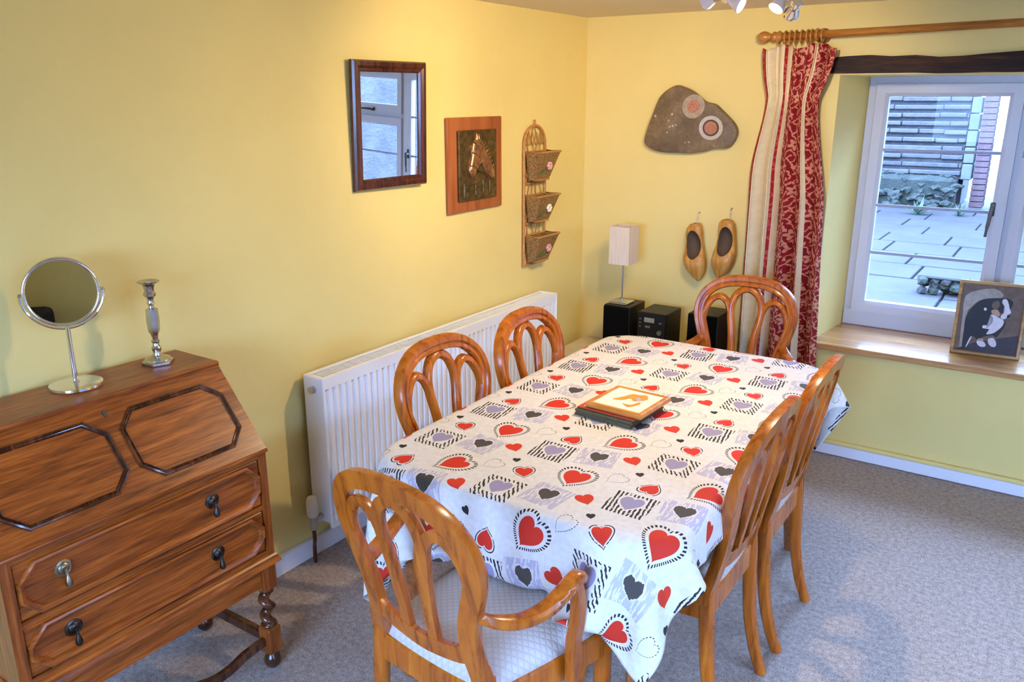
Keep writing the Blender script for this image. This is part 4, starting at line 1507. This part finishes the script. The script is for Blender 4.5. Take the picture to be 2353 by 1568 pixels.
# wooden clogs hanging heel up
def clog(x, z, tilt, hook_dx, label, mirror):
    t = thing('wooden_clog', label, 'clog', (x, 0, z))
    Lc = .30
    bm = bmesh.new()
    rings = []
    n = 28
    # s from heel (0, top) to toe (1, bottom); half width, depth of upper from wall, centre shift
    secs = [(0, .004, .030, .012), (.02, .024, .012, .056), (.07, .036, .006, .066), (.18, .041, .004, .064), (.32, .042, .006, .056), (.46, .048, .010, .062), (.58, .054, .010, .086), (.70, .053, .008, .094), (.80, .046, .010, .088), (.89, .033, .018, .078), (.95, .020, .034, .074), (.99, .008, .054, .070), (1.0, .002, .062, .068)]
    def lerp_sec(s):
        for a, b in zip(secs, secs[1:]):
            if a[0] <= s <= b[0]:
                k = (s - a[0]) / (b[0] - a[0]); k = k * k * (3 - 2 * k) if False else k
                return [a[i] + (b[i] - a[i]) * k for i in range(1, 4)]
        return secs[-1][1:]
    S_ = [0, .008, .02, .045] + [.08 + .9 * k / 26 for k in range(26)] + [.975, .99, 1.0]
    for s in S_:
        hw, d0, d1 = lerp_sec(s)
        if s == 0: d0, d1 = .028, .040
        cx = mirror * (-.012 * math.sin(s * PI) + .016 * max(0, s - .6))
        ring = []
        for k in range(n):
            a = 2 * PI * k / n
            ca, sa = math.cos(a), math.sin(a)
            e = .75
            px = math.copysign(abs(ca) ** e, ca) * hw * 1.1
            py = math.copysign(abs(sa) ** e, sa)
            ring.append((cx + px, -((d0 + d1) / 2 + py * (d1 - d0) / 2), -s * Lc))
        rings.append(ring)
    skin(bm, rings)
    cut = bmesh.new()
    bmesh.ops.create_uvsphere(cut, u_segments=40, v_segments=28, radius=1.0, matrix=Matrix.Translation((mirror * -.008, -.068, -.112)) @ Matrix.Diagonal((.040, .056, .076, 1)))
    for f in cut.faces:
        f.material_index = 1
    cav = modded(bm, cut, 'clog')
    o = obj('clog_body', cav, ['clog_wood', 'clog_inside'], t, 35)
    o.rotation_euler = (0, math.radians(tilt), 0)
    bm = bmesh.new()
    tube(bm, cr([(hook_dx, 0.0, .050), (hook_dx, -.012, .052), (hook_dx - .002, -.022, .040), (hook_dx - .003, -.024, .012), (hook_dx - .003, -.026, -.012)], 4), .003, 8)
    obj('wall_hook', bm, 'steel', t, 'all')
    return t
clog(.678, 1.112, -8, .010, 'carved yellow wooden clog hanging on the left', 1)
clog(.846, 1.145, 2, .012, 'carved yellow wooden clog hanging next to the curtain', -1)

# low cabinet carrying the stereo
lc = thing('low_cabinet', 'low cream cabinet in the corner under the stereo', 'cabinet', (.50, -.215, 0))
obj('cabinet_top', B(-.455, .455, -.175, .185, .380, .400, .004), 'cabinet_cream', lc)
obj('carcase', B(-.445, .445, -.160, .182, .05, .380), 'cabinet_cream', lc)
for s in (-1, 1):
    d = obj('door', B(min(s * .006, s * .440), max(s * .006, s * .440), -.174, -.160, .06, .372, .003), 'cabinet_cream', lc)
    bm = bmesh.new()
    lathe(bm, [(0, 0), (.006, 0), (.006, .012), (.012, .016), (.010, .022), (0, .024)], 12, mat=Matrix.Translation((s * .04, -.174, .24)) @ Matrix.Rotation(PI / 2, 4, 'X'))
    obj('knob', bm, 'steel', d, 40)
    obj('plinth', B(min(s * .42, s * .44), max(s * .42, s * .44), -.15, .17, 0, .05), 'cabinet_cream', lc)

def speaker(x, y, w, d, h, label):
    t = thing('bookshelf_speaker', label, 'speaker', (x, y, .400), 0, 'stereo speakers')
    obj('box', B(-w / 2, w / 2, -d / 2 + .014, d / 2, 0, h, .003), 'black_ash', t)
    obj('grille', B(-w / 2 + .003, w / 2 - .003, -d / 2, -d / 2 + .014, .004, h - .004, .005, 2), 'speaker_cloth', t)
    return t
speaker(.376, -.205, .150, .200, .281, 'black box speaker under the table lamp')
speaker(.848, -.200, .155, .200, .300, 'black box speaker behind the far carver chair')
hf = thing('mini_stereo', 'black mini hi-fi unit between the two speakers', 'hi-fi', (.580, -.200, .400))
obj('case', B(-.078, .078, -.085, .10, 0, .272, .004), 'black_ash', hf)
fcp = obj('fascia', B(-.079, .079, -.100, -.085, 0, .274, .005, 2), 'black_plastic', hf)
obj('display', B(-.040, .016, -.1015, -.0995, .222, .246), 'display_grey', fcp)
bm = bmesh.new()
lathe(bm, [(0, 0), (.013, 0), (.012, .012), (0, .013)], 16, mat=Matrix.Translation((.048, -.100, .175)) @ Matrix.Rotation(PI / 2, 4, 'X'))
obj('volume_knob', bm, 'silver_plastic', fcp, 40)
for (bx, bz, w_, h_) in ((-.062, .236, .010, .008), (-.062, .216, .010, .008), (-.062, .196, .010, .008), (-.062, .13, .010, .008), (-.020, .198, .028, .012), (.05, .225, .016, .008), (.05, .130, .014, .008), (-.04, .03, .03, .008), (.02, .028, .03, .012)):
    obj('button', B(bx - w_ / 2, bx + w_ / 2, -.103, -.0998, bz - h_ / 2, bz + h_ / 2, .001), 'silver_plastic', fcp)
obj('cassette_door', B(-.045, .030, -.1018, -.0998, .055, .115, .002), 'black_ash', fcp)

# table lamp on the left speaker
tl = thing('table_lamp', 'small table lamp with a square cream shade on the left speaker', 'lamp', (.366, -.215, .681))
obj('base', B(-.052, .052, -.052, .052, 0, .012, .003), 'chrome', tl)
bm = bmesh.new()
tube(bm, [(0, 0, .011), (0, 0, .235)], .0045, 10)
obj('stem', bm, 'steel', tl, 40)
bm = bmesh.new()
mould(bm, rect(-.057, .057, -.057, .057), [(0, .215), (0, .412), (.0025, .412), (.0025, .215)], lambda u, v, h: (u, v, h))
obj('lamp_shade', bm, 'lamp_shade_fabric', tl)
bm = bmesh.new()
tube(bm, [(-.055, 0, .24), (.055, 0, .24)], .002, 6)
tube(bm, [(0, -.055, .24), (0, .055, .24)], .002, 6)
lathe(bm, [(0, .23), (.012, .23), (.012, .27), (.006, .275), (.018, .30), (.020, .325), (.012, .345), (0, .35)], 14)
obj('bulb_holder', bm, 'valve_white', tl, 40)

# ------------------------------------------------------------------ curtain and pole
cp = thing('curtain_pole', 'turned pine curtain pole with an egg finial and rings', 'curtain pole', (2.25, -.118, 2.002))
X0 = -2.25
pole_z = lambda x: 2.000 + (x - 1.25) * .020 - 2.002
bm = bmesh.new()
tube(bm, [(1.02 + X0, 0, pole_z(1.02)), (3.62 + X0, 0, pole_z(3.62))], .0165, 20)
obj('pole', bm, 'pole_wood', cp, 'all')
for xe, s in ((1.04, -1), (3.60, 1)):
    bm = bmesh.new()
    mt = Matrix.Translation((xe + X0, 0, pole_z(xe))) @ Matrix.Rotation(s * PI / 2, 4, 'Y')
    lathe(bm, [(0, -.03), (.018, -.03), (.023, -.022), (.023, -.014), (.018, -.010), (.021, 0), (.024, .008), (.018, .014), (.013, .020), (.016, .026), (.024, .040), (.027, .054), (.024, .068), (.014, .080), (0, .084)], 24, mat=mt)
    obj('finial', bm, 'pole_wood', cp, 'all')
for xr in (1.055, 1.085, 1.108, 1.131, 1.156, 1.182, 1.200, 1.246):
    bm = bmesh.new()
    zc = pole_z(xr) - .004
    tube(bm, [(xr + X0, .0255 * math.cos(a), zc + .0255 * math.sin(a)) for a in [2 * PI * k / 22 for k in range(22)]], .0048, 8, True)
    tube(bm, [(xr + X0, 0, zc - .029), (xr + X0, 0, zc - .038)], .002, 6)
    obj('curtain_ring', bm, 'pole_wood', cp, 'all')
for xb in (1.222, 3.50):
    bm = bmesh.new()
    zc = pole_z(xb)
    tube(bm, [(xb + X0, .118, zc), (xb + X0, .030, zc)], .013, 12)
    lathe(bm, [(0, 0), (.034, 0), (.034, .008), (.024, .014), (0, .014)], 18, mat=Matrix.Translation((xb + X0, .118, zc)) @ Matrix.Rotation(PI / 2, 4, 'X'))
    tube(bm, [(xb + X0, .021 * math.cos(a), zc + .021 * math.sin(a)) for a in [2 * PI * k / 18 for k in range(18)]], .007, 8, True)
    obj('bracket', bm, 'pole_wood', cp, 'all')

def curtain(name, label, ax0, ax1, mir):
    NS, NZ = 150, 60
    zt, zb = 1.955, .03
    bm = bmesh.new()
    uvl = bm.loops.layers.uv.new('flat')
    def sm_(a, b, t):
        t = max(0, min(1, (t - a) / (b - a))); return t * t * (3 - 2 * t)
    vs = []
    for j in range(NZ + 1):
        q = j / NZ
        z = zt + (zb - zt) * (q ** 1.15)
        dz = zt - z
        # edges of the bunch
        if dz < .21:
            k = dz / .21
            l = .984 + .034 * k * k
            r = 1.318 - .058 * k * k
        else:
            k = (dz - .21) / (zt - zb - .21)
            l = 1.018 - .050 * sm_(0, .22, k) - .010 * k
            r = 1.260 + .055 * sm_(0, .30, k) + .075 * k
        row = []
        pinch = math.exp(-((dz - .20) / .05) ** 2)
        amp = (.030 + .018 * sm_(.2, .9, dz)) * (1 - .62 * pinch) * (.75 if dz < .16 else 1)
        for i in range(NS + 1):
            s = i / NS
            ph = 2 * PI * (4.6 * s + .35 * math.sin(2.2 * s + z * .35)) + .9
            fold = math.sin(ph)
            x = l + (r - l) * (s + .020 * math.sin(2 * ph) * (1 - .5 * pinch))
            y = -.112 + amp * fold + .006 * math.sin(z * 3 + s * 9)
            if dz < .20:
                fine = math.sin(2 * PI * 15 * s)
                y += .0075 * fine * (1 - .3 * dz / .2)
            else:
                y += .0052 * math.sin(2 * PI * 15 * s) * math.exp(-(dz - .2) / .05)
            zz_ = z + (.012 * math.cos(ph * .5 + 1) + .004 * math.sin(ph)) * (1 if j < 3 else 0)
            row.append(bm.verts.new((mir(x), y, zz_)))
        vs.append(row)
    for j in range(NZ):
        for i in range(NS):
            f = bm.faces.new((vs[j][i], vs[j + 1][i], vs[j + 1][i + 1], vs[j][i + 1]))
            for lp, (jj, ii) in zip(f.loops, ((j, i), (j + 1, i), (j + 1, i + 1), (j, i + 1))):
                lp[uvl].uv = (ii / NS, vs[jj][ii].co.z)
    base = Vector((mir(1.16), -.112, zb))
    for v in bm.verts:
        v.co -= base
    o = obj(name, bm, 'curtain_fabric', None, 'all', recalc=False)
    o.location = base
    md = o.modifiers.new('thick', 'SOLIDIFY'); md.thickness = .003; md.offset = 0
    return tag(o, label, 'curtain')
curtain('curtain', 'long red floral and cream striped curtain left of the window', 0, 0, lambda x: x)

# ------------------------------------------------------------------ framed photo of a dog on the window board
dp = thing('dog_picture', 'framed photograph of a black and white puppy leaning in the window', 'framed photo', (2.045, .178, .576), math.radians(5.5))
lean = obj('frame', (lambda bm: (mould(bm, rect(-.142, .142, 0, .345), [(0, -.009), (0, .005), (.003, .009), (.013, .008), (.016, .003), (.016, -.009)], lambda u, v, h: (u, -h, v)), bm)[1])(bmesh.new()), 'picture_wood', dp, 30)
lean.rotation_euler = (math.radians(-7), 0, 0)
lean.location = (0, 0, .001)
obj('backing', B(-.138, .138, .0035, .0075, .004, .341), 'cork_brown', lean)
bm = bmesh.new()
box(bm, -.128, .128, .001, .003, .014, .331, 0, 1, 0)
DOG = [
 (1, [(0.062,0.807),(0.250,0.904),(0.497,0.951),(0.652,0.885),(0.613,0.812),(0.384,0.791),(0.257,0.736),(0.176,0.639),(0.117,0.526),(0.153,0.055),(0.092,0.030),(0.067,0.538)]),
 (5, [(0.093,0.025),(0.326,0.138),(0.668,0.230),(1.0,0.310),(1.0,0.0),(0.0,0.0)]),
 (2, [(0.142,0.546),(0.211,0.660),(0.311,0.758),(0.440,0.805),(0.612,0.820),(0.727,0.830),(0.820,0.786),(0.811,0.698),(0.720,0.655),(0.688,0.600),(0.540,0.638),(0.521,0.566),(0.558,0.499),(0.727,0.516),(0.756,0.432),(0.680,0.284),(0.638,0.245),(0.588,0.274),(0.461,0.242),(0.356,0.186),(0.274,0.239),(0.216,0.125),(0.191,0.051),(0.135,0.053),(0.128,0.276),(0.119,0.454)]),
 (4, [(0.511,0.635),(0.605,0.653),(0.653,0.579),(0.618,0.554),(0.528,0.584)]),
 (3, [(0.662,0.807),(0.720,0.812),(0.768,0.729),(0.784,0.679),(0.819,0.630),(0.775,0.591),(0.753,0.536),(0.698,0.522),(0.665,0.554),(0.696,0.618),(0.727,0.673),(0.659,0.754)]),
 (3, [(0.510,0.574),(0.578,0.563),(0.669,0.528),(0.729,0.499),(0.719,0.428),(0.653,0.351),(0.584,0.300),(0.484,0.280),(0.521,0.355),(0.416,0.361),(0.419,0.406),(0.522,0.416),(0.562,0.473),(0.555,0.525)]),
 (3, [(0.359,0.169),(0.452,0.171),(0.505,0.124),(0.490,0.091),(0.417,0.087),(0.365,0.125)]),
 (3, [(0.530,0.215),(0.612,0.233),(0.667,0.160),(0.655,0.107),(0.590,0.108),(0.538,0.154)]),
 (4, [(0.37,0.20),(0.45,0.21),(0.45,0.172),(0.37,0.172)]),
 (3, [(0.389,0.655),(0.407,0.665),(0.427,0.658),(0.434,0.641),(0.422,0.622),(0.403,0.621),(0.389,0.637)]),
 (2, [(0.766,0.590),(0.804,0.593),(0.808,0.559),(0.766,0.551)]),
 (3, [(0.235,0.20),(0.265,0.215),(0.215,0.08),(0.19,0.06)]),
 (0, [(0.52,0.76),(0.60,0.78),(0.62,0.70),(0.57,0.655),(0.51,0.68)]),
 (2, [(0.655,0.695),(0.675,0.705),(0.685,0.69),(0.668,0.68)]),
]
for k, (mi, poly) in enumerate(DOG):
    pp = poly if k == 1 else [(p.x, p.y) for p in cr([Vector(q) for q in poly], 2, True)]
    prism(bm, pp, -.0010 + .0, .00002 + k * .00006, lambda u, v, h: (-.128 + .256 * u, -h, .014 + .317 * v), mi)
obj('photograph', bm, ['picture_brown', 'picture_tan', 'picture_black', 'picture_white', 'picture_rust', 'picture_floor'], lean, label='photograph of a seated black, white and tan puppy')
bm = bmesh.new()
prism(bm, [(.042, .20), (.046, .20), (.125, .004), (.118, .004)], -.02, .02, lambda u, v, h: (h, u, v))
obj('easel_strut', bm, 'cork_brown', dp)

# ------------------------------------------------------------------ ceiling spotlight cluster
sp = thing('ceiling_spotlight', 'chrome four-head ceiling spotlight cluster above the table', 'ceiling light', (1.375, -1.46, H))
bm = bmesh.new()
lathe(bm, [(0, 0), (.075, 0), (.080, -.006), (.074, -.024), (.050, -.030), (0, -.031)], 36)
obj('ceiling_plate', bm, 'chrome', sp, 40)
def spot_head(pos, aim, k, cone, refl='reflector_glass'):
    p = Vector(pos) - Vector((1.375, -1.46, H))
    d = (Vector(aim) - Vector(pos)).normalized()
    back = p - d * .050
    a = math.atan2(p.y, p.x)
    foot = Vector((.052 * math.cos(a), .052 * math.sin(a), -.024))
    hub = obj('arm', (lambda bm: (tube(bm, cr([foot, foot + Vector((0, 0, -.03)), back - d * .03 + Vector((0, 0, .03)), back - d * .006], 5), .0065, 10), bm)[1])(bmesh.new()), 'chrome', sp, 'all')
    mt = Matrix.Translation(p) @ d.to_track_quat('Z', 'Y').to_matrix().to_4x4()
    bm = bmesh.new()
    lathe(bm, [(0, -.078), (.012, -.077), (.0165, -.070), (.0165, -.040), (.013, -.036), (0, -.036)], 20, mat=mt)
    obj('lamp_holder', bm, 'chrome', hub, 40)
    bm = bmesh.new()
    lathe(bm, [(.012, -.038), (.014, -.030), (.021, -.014), (.0245, -.001), (.025, .003), (.0235, .004), (.022, .001), (.012, -.030), (0, -.031)], 24, mat=mt)
    obj('reflector', bm, refl, hub, 40)
    bm = bmesh.new()
    lathe(bm, [(0, -.004), (.0215, -.004), (.0225, -.001), (.018, .0025), (0, .004)], 24, mat=mt)
    obj('bulb_face', bm, 'bulb_lit', hub, 40)
    ld = bpy.data.lights.new('spot_bulb', 'SPOT')
    ld.energy = LAMP_W * k
    ld.color = LAMP_COL
    ld.spot_size = math.radians(cone)
    ld.spot_blend = 1.0
    ld.shadow_soft_size = .018
    lo = bpy.data.objects.new('spot_bulb', ld)
    COL.objects.link(lo)
    lo.parent = hub
    lo.matrix_local = Matrix.Translation(p + d * .024) @ (-d).to_track_quat('Z', 'Y').to_matrix().to_4x4()
spot_head((1.275, -1.575, 2.012), (0.0, -0.90, 1.72), 1.2, 100)
spot_head((1.362, -1.528, 2.000), (3.6, -1.60, 0.9), 0.8, 100)
spot_head((1.423, -1.378, 2.000), (0.80, -2.40, .50), 1.45, 168)
spot_head((1.462, -1.350, 1.985), (0.75, 0.0, 1.45), 1.0, 100, 'chrome')

# ------------------------------------------------------------------ dark sofa behind the camera (shows in the vanity mirror)
so = thing('sofa', 'dark grey two-seat sofa behind the camera, reflected in the vanity mirror', 'sofa', (3.50, -5.05, 0))
obj('base', B(-.62, .62, -.44, .40, .10, .30, .02, 2), 'sofa_fabric', so)
obj('backrest', B(-.62, .62, -.46, -.24, .30, .74, .05, 3), 'sofa_fabric', so)
for s in (-1, 1):
    obj('armrest', B(min(s * .44, s * .62), max(s * .44, s * .62), -.44, .40, .30, .54, .05, 3), 'sofa_fabric', so)
    obj('seat_cushion', B(min(s * .004, s * .436), max(s * .004, s * .436), -.235, .42, .302, .44, .04, 3), 'sofa_fabric', so)
    for yy in (-.38, .34):
        obj('foot', B(s * .56 - .025, s * .56 + .025, yy - .025, yy + .025, 0, .10, .005), 'oak_black', so)
